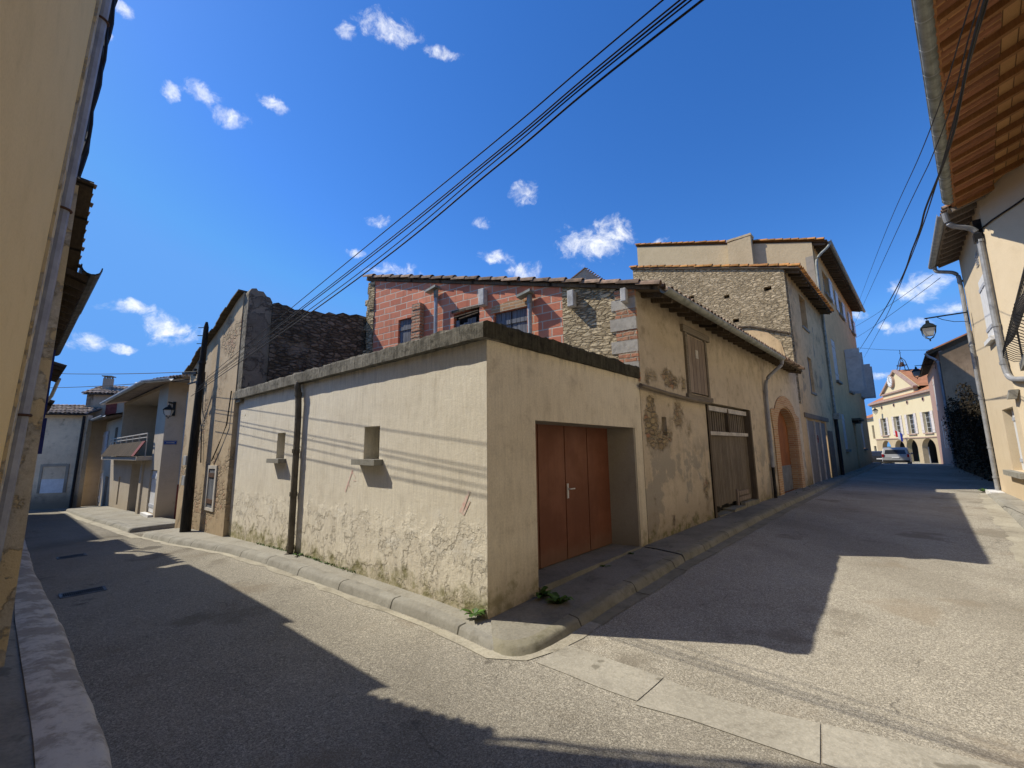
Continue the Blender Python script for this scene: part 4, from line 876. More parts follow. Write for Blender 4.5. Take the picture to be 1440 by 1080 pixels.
one('chimney', M['tall_side'], th, lambda m: (m.slab([(6.62,11.0),(8.12,11.0),(8.10,15.35),(6.70,15.25)], [], -.45, .2), roughbox(m, 6.66,8.14,-.48,.22,15.32,15.46,.2,.02)), M=MT)
def throof(m):
    m.poly([(22.82,-.75,13.72),(41.7,-.75,13.72),(41.7,11.3,17.7),(22.82,11.3,17.7)], 0); m.poly([(22.82,-.75,13.66),(22.82,11.3,17.64),(41.7,11.3,17.64),(41.7,-.75,13.66)], 1)
    m.poly([(22.82,-.75,13.66),(41.7,-.75,13.66),(41.7,-.75,13.72),(22.82,-.75,13.72)], 1)
    m.poly([(41.7,-.75,13.66),(41.7,11.3,17.64),(41.7,11.3,17.7),(41.7,-.75,13.72)], 1)
    tile_row(m, (22.92,-.6,13.80), (22.92,7*.62,15.46), .13, .42, 9); tile_row(m, (22.92,4.75,15.60), (22.92,11.3,17.75), .13, .42, 12)
one('roof', [M['tile_orange'], M['darkwood']], th, throof)
one('cornice', M['darkwood'], th, lambda m: [m.bar((23.1+k*.6,-.62,13.58),(23.1+k*.6,.2,13.84),.10,.12) for k in range(31)])
one('gutter', M['zincgreen'], th, lambda m: m.arc((22.85,-.84,13.68),(41.8,-.84,13.66),.10,(0,0,1),170,370,8,0,.01))
pipe('downpipe', M['zincgreen'], th, bends((23.1,-.84,13.58),(22.95,-.75,13.3),(22.78,-.12,12.75),(22.75,-.10,11.5),(22.7,-.10,3.4)), .07, [(22.77,-.1,11.7),(22.74,-.1,9.3),(22.72,-.1,6.9),(22.71,-.1,5.0)])
pipe('downpipe', M['castiron'], th, [(22.7,-.10,3.45),(22.68,-.10,.1)], .085, label='cast iron foot of the drainpipe')
one('hopper', M['zincgreen'], th, lambda m: m.obox((22.72,-.16,3.35),(.28,0,0),(0,.14,0),(0,0,.16)))
for i, (x0, x1, z0, z1) in enumerate(wins):
    if i == 8:
        box('door', M['darkwood'], th, x0, x1, .2, .25, .05, z1); continue
    if i in (3, 6, 7): shutter('shutter', M['offwhite'], th, x0+.02, x1-.02, z0+.02, z1-.02, .06, .05)
    else:
        window(th, x0, x1, z0, z1, .2, M['offwhite'], 1, 2)
        if i < 3:
            shutter('shutter', M['white'], th, x1+.06, x1+1.25, z0-.02, z1+.02, -.03, .045, louv=0)
            if i: shutter('shutter', M['white'], th, x0-1.25, x0-.06, z0-.02, z1+.02, -.03, .045)
        else:
            for xs_ in (x0+.0, x1+.3):
                one('shutter', M['lilac'], th, lambda m: (m.box(xs_-.03, xs_+.03, -.86, -.03, z0-.05, z1+.1), m.box(xs_-.05, xs_-.03, -.8,-.1, z0+.35,z0+.5), m.box(xs_-.05, xs_-.03, -.8,-.1, z1-.5,z1-.35)), label='half-open lilac shutter standing out from the wall')
    one('sill', M['curb'], th, lambda m: m.box(x0-.1, x1+.1, -.14, .19, z0-.14, z0-.003))
one('canopy', M['darkwood'], th, lambda m: (m.box(30.7,32.9,-.5,-.002,3.45,3.6), m.box(30.8,32.8,-.35,-.002,3.3,3.45)))
# ------------------------------------------------------------------ balcony house further down the left street
PL = Vector((-12.079, 14.841))
lh = thing('house', 'two storey beige house with a recessed balcony down the left street', 'house', (PL.x, PL.y, 0), ang(-T))
lo_holes = [rect(-1.42,-.32,-.30,1.18), rect(-5.1,-2.8,-1.2,1.38), rect(-7.85,-7.45,-.5,.75)]
one('wall', M['lh_front'], lh, lambda m: m.slab(rect(-9.0,-.002,-1.4,1.52), lo_holes, 0, .35), label='sunlit ground floor wall')
one('wall', M['lh_front'], lh, lambda m: m.slab(rect(-1.45,-.002,1.522,4.25), [], 0, .35), label='upper corner pier')
MLS = MX((0,0), (math.cos(math.atan2(.34,.94)-ang(-T)), math.sin(math.atan2(.34,.94)-ang(-T))))
one('side_wall', M['lh_side'], lh, lambda m: m.slab(rect(.0,2.6,-1.4,4.25), [], .0, .3), M=MLS, label='shaded end wall')
one('loggia', M['lh_side'], lh, lambda m: (m.box(-9,-1.2,1.3,1.4,1.5,4.3), m.box(-9.05,-8.85,.0,1.3,1.5,4.25), m.box(-9,-1.0,.02,1.4,4.12,4.25)), label='back wall and ceiling of the recessed balcony')
for x0, x1 in ((-4.9,-4.05), (-4.0,-3.15)): shutter('shutter', M['greyshutter'], lh, x0, x1, 2.0, 3.55, 1.28, .04, True, M['rust'])
one('balcony_slab', M['lh_front'], lh, lambda m: m.box(-10.1,-1.35,-.45,1.3,1.525,1.66))
one('balcony_screen', M['eave'], lh, lambda m: (m.obox((-5.9,-.36,1.95),(3.9,0,0),(0,.012,.0),(0,.14,.27)), ))
one('balcony_screen', M['redshutter'], lh, lambda m: m.obox((-1.75,-.36,1.95),(.24,0,0),(0,.014,.0),(0,.14,.27)), label='small red end panel of the balcony screen')
one('railing', M['offwhite'], lh, lambda m: (m.bar((-9.8,-.18,2.50),(-1.5,-.18,2.50),.035), m.bar((-9.8,-.18,2.36),(-1.5,-.18,2.36),.03), [m.bar((-9.8+k*1.383,-.19,1.66),(-9.8+k*1.383,-.19,2.5),.03) for k in range(7)]))
def lhroof(m):
    m.poly([(-9.9,-.62,4.22),(-.0,-.62,4.22),(.9,-.35,4.22),(2.6,2.0,4.9),(-9.9,3.0,5.2)]); m.poly([(-9.9,-.62,4.16),(-9.9,3.0,5.1),(2.6,2.0,4.8),(.9,-.35,4.14),(.0,-.62,4.14)])
    for k in range(16): tile_row(m, (.0+k*.17,-.42+k*.055,4.24), (-.9+k*.17,2.2+k*.05,4.98), .085, .36, 60+k)
one('roof', M['tile_pale'], lh, lhroof)
one('gutter', M['zinc'], lh, lambda m: (m.arc((-10,-.70,4.24),(.05,-.70,4.20),.08,(0,0,1),170,370,8,0,.008), m.arc((.05,-.70,4.20),(1.5,-.25,4.18),.08,(0,0,1),170,370,8,0,.008)))
w = one('window', M['greybeam'], lh, lambda m: (m.box(-1.44,-1.34,.05,.12,-.34,1.22), m.box(-.40,-.30,.05,.12,-.34,1.22)))
shutter('shutter', M['white'], lh, -1.33,-.42,-.28,1.15,.10,.05,True,M['greyshutter'])
one('sill', M['white'], lh, lambda m: m.box(-1.52,-.28,-.14,.1,-.40,-.302))
box('porch', M['lh_side'], lh, -5.2,-2.7,1.30,1.36,-1.2,1.5)
box('door', M['white'], lh, -4.75,-3.75,1.22,1.295,-.75,1.3)
box('door', M['darkwood'], lh, -3.6,-2.75,1.2,1.298,-.75,1.3, label='dark inner porch opening')
one('post', M['lh_front'], lh, lambda m: m.box(-2.95,-2.55,-.06,.30,-1.2,1.52))
box('window', M['darkwood'], lh, -7.86,-7.44,.12,.16,-.5,.76, label='narrow brown window')
one('pipe', M['zinc'], lh, lambda m: (m.tube([(.62,-.06,3.9),(.62,-.06,.7)], .045, 8),), M=MLS)
one('pipe', M['redshutter'], lh, lambda m: m.tube([(.62,-.06,.7),(.62,-.06,-.5)], .06, 8), M=MLS, label='red lower end of the drainpipe')
low = thing('house', 'low pale house with a small white door just beyond the balcony house', 'house', (PL.x, PL.y, 0), ang(-T))
one('wall', M['lh_front'], low, lambda m: m.slab(rect(-18.3,-9.004,-1.6,3.55), [rect(-11.9,-10.9,-1.0,.65), rect(-13.9,-12.9,-.8,.80)], .0, .4))
box('door', M['galv'], low, -11.9,-10.9,.14,.2,-1.0,.65); shutter('shutter', M['white'], low, -13.88,-12.92,-.78,.78,.08,.04)
shutter('shutter', M['greyshutter'], low, -14.2,-12.6,1.7,3.0,-.01,.05)
box('window', M['darkwood'], low, -10.6,-9.9,-.01,.02,1.7,3.1)
one('roof', M['tile_pale'], low, lambda m: (m.poly([(-18.6,-.6,3.62),(-9.02,-.6,3.62),(-9.02,3,4.6),(-18.6,3,4.6)]), m.poly([(-18.6,-.6,3.55),(-18.6,3,4.5),(-9.02,3,4.5),(-9.02,-.6,3.55)])))
one('gutter', M['zinc'], low, lambda m: m.arc((-18.6,-.68,3.64),(-9.05,-.68,3.60),.08,(0,0,1),170,370,8,0,.008))
pipe('downpipe', M['zinc'], low, bends((-18.3,-.68,3.5),(-18.2,-.6,3.35),(-17.6,-.08,3.1),(-17.5,-.07,-1.0)), .05)
sg = thing('street_sign', 'small blue enamel street name plate on the end wall of the balcony house', 'sign', (PL.x, PL.y, 0), math.atan2(.34,.94))
one('plate', M['sign_blue'], sg, lambda m: m.box(-.16+.2,.20+.2,-.02,-.004,2.06,2.19))
one('border', M['offwhite'], sg, lambda m: (m.box(.06,.38,-.024,-.0205,2.075,2.083), m.box(.06,.38,-.024,-.0205,2.167,2.175), m.box(.10,.34,-.024,-.0205,2.115,2.135)))

# end of the left street
WQ = Vector((-23.516, 22.445)); wa = math.atan2(.34,.94)
we = thing('house', 'low whitewashed building with a walled-up window closing the end of the left street', 'house', (WQ.x, WQ.y, 0), wa)
one('wall', M['white_wall'], we, lambda m: m.slab(rect(-6,.92,-1.6,3.86), [], 0, .4))
one('filled_window', M['reveal'], we, lambda m: (m.box(-.72,-.62,-.03,.0,-.15,1.30), m.box(.30,.42,-.03,.0,-.15,1.30), m.box(-.62,.30,-.03,.0,1.18,1.32)))
one('filled_window', M['white'], we, lambda m: m.box(-.61,.29,-.02,.0,-.15,.55), label='white lower half of the filled window')
one('roof', M['tile_pale'], we, lambda m: tile_roof(m, (-6,-.3,3.88), (6.9,0,0), (0,2.2,.62), 38, .08, .34, 3))
one('gutter', M['castiron'], we, lambda m: m.arc((-6,-.36,3.90),(1.0,-.36,3.88),.07,(0,0,1),170,370,8,0,.008))
pipe('downpipe', M['castiron'], we, [(.78,-.08,3.8),(.72,-.08,-1.0)], .06)
GQ = WQ + Vector((-.3, 1.2))
gh = thing('house', 'grey-tan house with a chimney and a red shutter behind the end of the left street', 'house', (GQ.x, GQ.y, 0), wa)
one('wall', M['endhouse'], gh, lambda m: m.slab(rect(.02,5.2,-1.6,5.15), [rect(.95,1.4,3.95,4.75)], 0, .35))
one('gable_wall', M['endhouse'], gh, lambda m: m.slab([(0,-1.5),(3.2,-1.5),(3.2,5.12),(1.6,5.75),(0,5.05)], [], 0, .3), M=MX((.02,3.2),(0,-1)))
box('shutter', M['redshutter'], gh, .93,1.42,-.02,.05,3.93,4.77)
one('roof', M['tile_pale'], gh, lambda m: (tile_roof(m, (-.12,-.25,5.12), (5.5,0,0), (0,1.9,.66), 30, .085, .34, 13), m.poly([(-.12,1.65,5.78),(5.4,1.65,5.78),(5.4,3.4,5.1),(-.12,3.4,5.1)])))
ch = one('chimney', M['endhouse'], gh, lambda m: (m.box(.32,.66,.7,1.1,5.3,6.16),))
one('cap', M['curb'], ch, lambda m: (m.box(.26,.72,.64,1.16,6.26,6.31), m.box(.34,.40,.72,.78,6.16,6.26), m.box(.58,.64,.72,.78,6.16,6.26), m.box(.34,.40,1.02,1.08,6.16,6.26), m.box(.58,.64,1.02,1.08,6.16,6.26)))
one('flue', M['zinc'], gh, lambda m: m.lathe([(.07,5.5),(.07,5.85),(.14,5.86),(.14,6.0),(.06,6.05)], 10, 0, (1.72,1.3,0)))
hl = MB(); nh_ = 26
for i in range(nh_):
    for j in range(10):
        pass
gx = [[None]*12 for _ in range(nh_)]
for i in range(nh_):
    for j in range(12):
        x = -90 + i*5.2; y = 60 + j*8; gx[i][j] = hl.vert((x, y, -2 + 9.5*math.sin(math.pi*min(1, j/9))*(1 if x < -20 else max(0, 1-(x+20)/22)) + 1.6*vnoise(x*.2, y*.2, 3)))
for i in range(nh_-1):
    for j in range(11): hl.face((gx[i][j], gx[i+1][j], gx[i+1][j+1], gx[i][j+1]))
tag(hl.build('hill', M['hill'], smooth=True), kind='structure')
sb = MB(); random.seed(5)
for k in range(900):
    a = random.uniform(0, 1); x = -62 + 34*a; y = 66 + random.uniform(-3, 12); z0 = 4.5 + random.uniform(0, 2.6)
    r = random.uniform(.25,.6); d = Vector((random.uniform(-1,1), random.uniform(-1,1), random.uniform(-.3,1))).normalized(); e = d.orthogonal().normalized(); f = d.cross(e)
    c = Vector((x,y,z0)); sb.poly([c-e*r, c-f*r*.6, c+e*r, c+f*r*.6])
tag(sb.build('scrub', M['leaf']), 'green scrub on the hill behind the low white building', 'scrub', kind='stuff')

# ------------------------------------------------------------------ left row, seen almost edge on
oc0, oc1 = L(-8, 4.32), L(2.35, 3.30); od = (oc1-oc0).normalized()
oh = thing('house', 'ochre rendered house at the left edge with a grey drainpipe at its corner', 'house', (oc1.x+N.x*.195, oc1.y+N.y*.195, 0), ang(od)); oh.rotation_euler.x = .0255   # the old wall leans a little into the street
one('wall', M['ochre'], oh, lambda m: m.slab(rect(-10.4,-.16,-.4,7.5), [], 0, .4))
one('corner_band', M['lime_band'], oh, lambda m: m.box(-.158,-.0,-.022,.4,-.4,7.5), label='flaking limewashed corner strip')
one('end_wall', M['lime_band'], oh, lambda m: m.box(-.04,-.001,.401,5,-.4,7.5))
one('roof', M['tile'], oh, lambda m: m.poly([(-10.4,-.25,7.52),(.02,-.25,7.52),(.02,5,8.9),(-10.4,5,8.9)]))
pipe('drainpipe', M['bluepipe'], oh, [(.055,-.03,7.4),(.055,-.03,.0)], .055, [])
each('pipe_clamp', M['rust'], oh, [lambda m, z=z: m.tube([(.055+.063*math.cos(2*math.pi*k/14),-.03+.063*math.sin(2*math.pi*k/14),z) for k in range(15)], .012, 6) for z in (2.08,4.05,6.2)])
one('conduit', M['white'], oh, lambda m: m.box(.125,.19,-.075,-.015,-.1,3.3), label='white plastic conduit beside the drainpipe')
one('cable_run', M['wire'], oh, lambda m: (m.tube([(.15+.02*math.sin(k*.9),-.09-.0*k+.012*math.cos(k*1.3),7.4-k*.155) for k in range(21)], .024, 7), m.tube([(.15-.02*math.sin(k*.9),-.09+.014*math.sin(k*1.1),7.4-k*.155) for k in range(21)], .018, 6)))
each('cable_bracket', M['castiron'], oh, [lambda m, z=z: m.bar((.08,-.05,z),(.18,-.09,z+.02),.014) for z in (6.35,5.98,5.66,5.42,5.24,4.88,4.55)])
FT = ang(T)
def leftthing(label): return thing('house', label, 'house', (A.x, A.y, 0), FT)
h2 = leftthing('narrow dark house with ragged tile ends, next to the ochre house')
one('wall', M['lime_band'], h2, lambda m: m.slab([(2.42,-.4),(3.0,-.4),(3.0,3.9),(2.42,4.4)], [], 3.27, 3.6))
def combs(m):
    for k in range(10):
        f = k/9; t = 2.46+.5*f; z = 4.42-.70*f
        m.arc((t,3.15+.015*hsh(k),z-.02),(t,3.62,z+.09),.034,(0,0,1),0,180,6,0,.012)
one('roof', M['tile'], h2, combs)
one('soffit', M['eave'], h2, lambda m: m.obox((2.70,3.36,4.02),(.30,0,-.41),(0,.19,.01),(.02,0,.02)))
h3 = leftthing('dark house with a wooden eave and half-round gutter, second on the left street')
one('wall', M['lime_band'], h3, lambda m: m.slab(rect(3.003,4.9,-.4,3.55), [], 3.25, 3.6))
def eave(m, t0, t1, p, z):
    m.poly([(t0,p,z),(t1,p,z),(t1,5.5,z+.76),(t0,5.5,z+.76)]); m.poly([(t0,p,z-.06),(t0,5.5,z+.70),(t1,5.5,z+.70),(t1,p,z-.06)]); m.poly([(t0,p,z-.06),(t0,p,z),(t0,5.5,z+.76),(t0,5.5,z+.70)])
    for k in range(int((t1-t0)/.3)): m.bar((t0+.1+k*.3,p+.01,z-.11),(t0+.1+k*.3,p+.42,z+.03),.06,.08)
one('roof', M['eave'], h3, lambda m: eave(m, 2.9,4.9,3.09,3.60))
one('gutter', M['castiron'], h3, lambda m: m.arc((2.86,3.07,3.70),(4.9,3.07,3.68),.085,(0,0,1),170,370,8,0,.01))
h5 = leftthing('house with blue shutters and a long dark eave, third on the left street')
one('wall', M['lime_band'], h5, lambda m: m.slab(rect(4.905,9.2,-.6,3.72), [], 3.235, 3.6))
one('roof', M['eave'], h5, lambda m: eave(m, 4.92,9.2,3.06,3.76))
one('gutter', M['castiron'], h5, lambda m: m.arc((4.92,3.04,3.84),(9.2,3.04,3.80),.085,(0,0,1),170,370,8,0,.01))
h4 = leftthing('long low house with broken eaves at the far left, beyond the blue shutters')
one('wall', M['lime_band'], h4, lambda m: m.slab([(9.205,-1.4),(27,-1.4),(27,2.45),(14.05,2.45),(14.05,2.95),(11.3,2.95),(11.3,3.45),(9.205,3.45)], [], 3.215, 3.6), label='shaded wall seen edge on')
def h4roof(m):
    for (t0, t1, z, p) in ((9.3,10.9,3.50,2.88),(11.6,14,2.95,2.88),(14.1,27,2.45,2.95)):
        eave(m, t0, t1, p, z)
        for k in range(int((t1-t0)/.3)): m.arc((t0+.1+k*.3,p-.03,z+.01),(t0+.1+k*.3,p+.5,z+.16),.08,(0,0,1),0,180,6,0,.014)
one('roof', M['eave'], h4, h4roof)
one('downpipe', M['zinc'], h4, lambda m: m.tube([(10.7,2.86,3.45),(11.2,2.92,3.1),(11.5,3.12,2.7)], .035, 8))
one('shutter', M['blue'], h5, lambda m: m.box(6.0,6.05,3.135,3.23,2.35,3.30), label='upper blue shutter standing open')
one('shutter', M['blue'], h5, lambda m: m.box(7.2,7.25,3.10,3.23,2.35,3.30), label='second upper blue shutter standing open')
one('shutter', M['blue'], h5, lambda m: m.box(5.6,5.65,3.13,3.23,1.75,2.25), label='lower blue shutter standing open')
one('letter_box', M['blue'], h5, lambda m: m.box(5.9,6.1,3.17,3.234,1.30,1.46))

# ------------------------------------------------------------------ cream house on the right
rf = thing('house', 'cream house on the right with white shutters, two zinc downpipes and grey rafters', 'house', (RFo.x, RFo.y, 0), ang(-RFd))
rholes = [rect(2.92,3.92,4.80,6.70), rect(3.05,3.55,7.05,7.55), rect(2.75,4.35,.95,2.72)]
one('wall', M['rf'], rf, lambda m: m.slab(rect(.0,4.95,-.3,8.62), rholes, 0, .35), label='sunlit street facade')
for x0, x1 in ((2.93,3.415), (3.425,3.91)): shutter('shutter', M['white'], rf, x0, x1, 4.82, 6.68, .03, .05, True, M['greyshutter'])
one('sill', M['white'], rf, lambda m: m.box(2.84,4.0,-.12,.2,4.68,4.797))
one('vent', M['white'], rf, lambda m: (m.box(3.05,3.55,.02,.05,7.05,7.55), [m.obox((3.3,.005,7.12+k*.09),(.22,0,0),(0,.02,.015),(0,-.004,.006)) for k in range(5)]))
wl = box('window', M['reveal'], rf, 2.7,4.4,.24,.30,.9,2.8)
shutter('shutter', M['white'], rf, 3.0, 4.33, .97, 2.70, .20, .05, True, M['greyshutter'])
one('sill', M['curb'], rf, lambda m: roughbox(m, 2.35,4.75,-.16,.34,.80,.945,.2,.006))
pipe('downpipe', M['zinc_dull'], rf, bends((.05,-.66,8.38),(.05,-.66,8.15),(.08,-.10,7.95),(.07,-.08,7.5),(.06,-.08,.1)), .062, [(.07,-.08,7.6),(.065,-.08,5.2),(.062,-.08,3.3),(.06,-.08,1.6),(.06,-.08,.6)])
one('pipe_foot', M['white'], rf, lambda m: roughbox(m, -.25,.9,-.35,-.02,-.1,.16,.15,.01))
def rfroof(m):
    m.poly([(-.15,-.62,8.44),(5.3,-.62,8.44),(5.3,5,10.1),(-.15,5,10.1)]); m.poly([(-.15,-.62,8.38),(-.15,5,10.04),(5.3,5,10.04),(5.3,-.62,8.38)], 1); m.poly([(-.15,-.62,8.38),(5.3,-.62,8.38),(5.3,-.62,8.44),(-.15,-.62,8.44)], 1); m.poly([(-.15,-.62,8.38),(-.15,-.62,8.44),(-.15,5,10.1),(-.15,5,10.04)], 1)
    for k in range(24): m.arc((.0+k*.225,-.72,8.44),(.0+k*.225,.3,8.74),.095,(0,0,1),0,180,7,0,.014)
one('roof', [M['tile'], M['palewood']], rf, rfroof)
one('rafter', M['palewood'], rf, lambda m: [m.bar((.05+k*.52,-.56,8.33),(.05+k*.52,.1,8.52),.10,.12) for k in range(11)])
one('gutter', M['zinc'], rf, lambda m: m.arc((-.12,-.72,8.42),(5.0,-.74,8.40),.10,(0,0,1),170,370,10,0,.008))
me0, me1 = Vector((4.952, .0)), Vector((6.8, 1.05))
MRE = MX((me0.x, me0.y), me1-me0)
one('end_wall', M['rf'], rf, lambda m: m.slab([(.0,-.3),(2.3,-.3),(2.3,9.3),(0,8.75)], [], 0, .3), M=MRE, label='angled end wall under the timber eave')
pts = bends((5.2,-.70,8.32),(5.1,-.66,7.95),(4.93,-.10,7.72),(4.93,-.09,7.2),(4.93,-.09,3.75),(5.02,-.05,3.4),(6.0,.35,3.25))
pipe('downpipe', M['zinc_dull'], rf, pts, .07, [(4.93,-.09,7.35),(4.93,-.09,4.9),(4.93,-.09,3.85)])
one('junction_box', M['castiron'], rf, lambda m: (m.box(4.80,4.90,-.16,-.003,7.5,8.0), m.obox((4.9,-.12,7.45),(.10,0,0),(0,.08,0),(0,0,.12))))
one('cable_run', M['wire'], rf, lambda m: m.tube([Vector((4.86,-.05,7.7))]+[Vector((me0.x+(me1.x-me0.x)*f*1.05+.02, me0.y+(me1.y-me0.y)*f*1.05-.03, 7.68+.25*f+.02*math.sin(f*9))) for f in (.02,.15,.3,.45,.6,.8,1)], .022, 6))
one('corbel', M['curb'], rf, lambda m: m.obox((5.0,-.05,3.0),(.10,0,0),(0,.08,0),(0,.03,.12)))

# house with the varnished timber eave, overhead right
g0 = Vector((12.312, 11.03)); gdv = (Vector((6.31, 5.471))-g0).normalized()
nh = thing('house', 'house at the right edge with a deep varnished timber eave and iron balcony', 'house', (g0.x, g0.y, 0), ang(gdv))
def sz(y): return 8.36 + .30*(y-.1)
one('wall', M['rf'], nh, lambda m: m.slab(rect(-.9,18,-.3,8.8), [rect(3.6,4.8,3.4,5.9), rect(8,9.1,.9,2.6), rect(12,13,.0,2.3)], 1.62, 2.0))
for (a, b, c, d) in ((3.6,4.8,3.4,5.9), (8,9.1,.9,2.6)): shutter('shutter', M['white'], nh, a+.02, b-.02, c+.02, d-.02, 1.70, .04)
box('door', M['brownwood'], nh, 12,13,1.74,1.8,0,2.3)
one('soffit', M['soffit'], nh, lambda m: (m.poly([(-.55,.10,sz(.10)+.09),(-.55,1.9,sz(1.9)+.09),(18,1.9,sz(1.9)+.09),(18,.10,sz(.10)+.09)]),))
one('rafter', M['rafter'], nh, lambda m: [m.bar((-.35+k*.72,.10,sz(.10)+.02),(-.35+k*.72,1.75,sz(1.75)+.02),.085,.135) for k in range(25)])
one('fascia', M['rafter'], nh, lambda m: m.box(-.5,18,.07,.097,8.40,8.50))
def nhroof(m):
    m.poly([(-.6,.0,sz(0)+.14),(18,.0,sz(0)+.14),(18,6,sz(6)+.14),(-.6,6,sz(6)+.14)])
    for k in range(83): m.arc((-.45+k*.222,-.06,8.45),(-.45+k*.222,.8,8.71),.098,(0,0,1),0,180,7,0,.014)
    for k in range(83): m.arc((-.34+k*.222,.0,8.47),(-.34+k*.222,.8,8.71),.098,(0,0,1),180,360,6,0,.014)
one('roof', M['tile_far'], nh, nhroof)
gt = one('gutter', M['zincgreen'], nh, lambda m: (m.arc((-.02,-.03,8.47),(18,-.03,8.45),.115,(0,0,1),165,375,14,0,.008), m.tube([(-.02,-.145,8.47),(18,-.145,8.45)], .012, 6)))
each('gutter_bracket', M['zinc'], nh, [lambda m, k=k: m.arc((.2+k*.75,-.03,8.468),(.225+k*.75,-.03,8.468),.122,(0,0,1),165,375,14,0,.008) for k in range(20)])
def bars(m):
    for k in range(19):
        x = 2.80+k*.25
        m.tube([(x,.56,4.42),(x,.56,4.05),(x,.47,3.88),(x,.31,3.68),(x,.30,3.54),(x,.44,3.42),(x,.56,3.42)], .008, 5)
rl = one('balcony_railing', M['castiron'], nh, lambda m: (m.box(2.75,7.5,.54,.575,4.43,4.46), m.box(2.75,7.5,.54,.58,3.40,3.43), m.bar((2.77,.56,3.4),(2.77,.56,4.45),.03), m.bar((2.77,.56,4.44),(2.77,1.62,4.44),.035)))
one('baluster', M['castiron'], rl, bars)
one('balcony', M['curb'], nh, lambda m: (m.box(2.72,7.5,.50,1.615,3.22,3.385), m.box(2.85,3.05,.6,1.615,2.95,3.218), m.box(5.6,5.8,.6,1.615,2.95,3.218)))

# ------------------------------------------------------------------ brown house and ivy wall further up on the right
bh = thing('house', 'brown stained house with a dark eave beyond the cream house on the right', 'house', (31.48, 30.80, -.325), ang(-RFd)); bh.scale = (1.189,)*3
one('wall', M['pink'], bh, lambda m: m.slab(rect(-13,-.002,-.6,7.45), [rect(-8.2,-7.2,4.2,6.6), rect(-6.2,-5.7,1.45,3.5), rect(-4.5,-4.0,1.45,3.4)], 0, .4))
MB_ = MX((0,0), (0,1)) @ Matrix.Identity(4)
MBS = MX((0,0), (math.cos(ang(RFn)-ang(-RFd)), math.sin(ang(RFn)-ang(-RFd))))
one('side_wall', M['brownwall'], bh, lambda m: m.slab([(.0,-.6),(6,-.6),(6,10.1),(.0,7.35)], [], 0, .4), M=MBS, label='brown side wall crossed by a shadow')
shutter('shutter', M['offwhite'], bh, -8.18,-7.22,4.22,6.58,.05,.05)
for x in (-6.2,-4.5): shutter('shutter', M['offwhite'], bh, x+.02, x+.48, 1.47, 3.38, .04, .05)
def bhroof(m):
    m.poly([(-13.2,-.55,7.50),(.18,-.55,7.50),(.18,6,10.4),(-13.2,6,10.4)]); m.poly([(-13.2,-.55,7.42),(-13.2,6,10.3),(.18,6,10.3),(.18,-.55,7.42)], 1); m.poly([(-13.2,-.55,7.42),(.18,-.55,7.42),(.18,-.55,7.5),(-13.2,-.55,7.5)], 1); m.poly([(.18,-.55,7.42),(.18,6,10.3),(.18,6,10.4),(.18,-.55,7.5)], 0)
one('roof', [M['tile_far'], M['darkwood']], bh, bhroof)
one('rafter', M['darkwood'], bh, lambda m: [m.bar((-.1-k*.6,-.5,7.36),(-.1-k*.6,.1,7.62),.1,.13) for k in range(21)])
pipe('downpipe', M['bluepipe'], bh, bends((.0,-.6,7.4),(-.05,-.5,7.2),(-.12,-.08,6.9),(-.13,-.08,6.4),(-.15,-.08,.2)), .07)
gw = thing('garden_wall', 'dark stone garden wall beside the cream house, overgrown with ivy', 'wall', (RFo.x, RFo.y, 0), ang(-RFd))
one('wall', M['dark_stone'], gw, lambda m: m.slab([(-21.5,-.5),(-.0,-.5),(-.0,2.9),(-3,3.1),(-8,3.6),(-13.2,3.9),(-21.5,3.9)], [], .62, 1.0))
iv = MB(); random.seed(21)
def leafquad(m, c, r, nd):
    d = Vector((random.gauss(0,1), random.gauss(0,1), random.gauss(0,1)))+nd*1.2; d.normalize(); e = d.orthogonal().normalized(); a = random.uniform(0,6.28); f = d.cross(e); e, f = e*math.cos(a)+f*math.sin(a), f*math.cos(a)-e*math.sin(a)
    m.poly([c-f*r, c+e*r*.6-f*r*.1, c+f*r, c-e*r*.6-f*r*.1])
for k in range(8500):  # leaf mass and darkened leaf colour also stand for the wall's deep shade
    u = random.uniform(-21.6, -.6)*(1 if k % 3 else .5); top = 3.0 - min(12,-u)*-.10 + .6*vnoise(u*.9, 2, 4) + (.9 if u < -4 else 0)*max(0, vnoise(u*.5, 7, 2)+.4); z = top*random.random()**.62
    th_ = .14 + .28*max(0, vnoise(u*.8, z*.9, 6)+.4); o_ = RFo + (-RFd)*u + RFn*(.60-random.random()*th_)
    leafquad(iv, Vector((o_.x, o_.y, z)), random.uniform(.035,.085), Vector((-RFn.x,-RFn.y,.3)))
tag(iv.build('ivy', M['ivy']), 'dark ivy over the garden wall, spread further to stand for deep shade', 'ivy', kind='stuff')

# ------------------------------------------------------------------ town hall at the end of the right street
tht = Vector((.39,.92)).normalized()
tw = thing('town_hall', 'pale yellow town hall with arcade, pediment clock and iron bell cage', 'town hall', (58.24, 62.0, 0), ang(-tht))
arches = [archpoly(-.22-3.6,-.22,-1.6,1.25,1.35), archpoly(1.05,4.9,-1.6,1.25,1.35), archpoly(-7.9,-4.3,-1.6,1.2,1.3), archpoly(-13.0,-9.4,-1.6,1.2,1.3)]
one('arcade', M['arcade'], tw, lambda m: m.slab(rect(-15.3,6.5,-1.8,2.75), arches, -.02, .6))
whs = [(-12.2,-9.7), (-7.0,-4.6), (-2.3,.1), (2.6,4.9)]
ocu = [(-6.1,8.02), (-1.4,8.0), (3.45,8.0), (-10.9,8.05)]
one('wall', M['yellow'], tw, lambda m: m.slab(rect(-15.3,6.5,2.752,8.75), [rect(a+.1,b-.1,3.35,6.2) for a, b in whs], 0, .5))
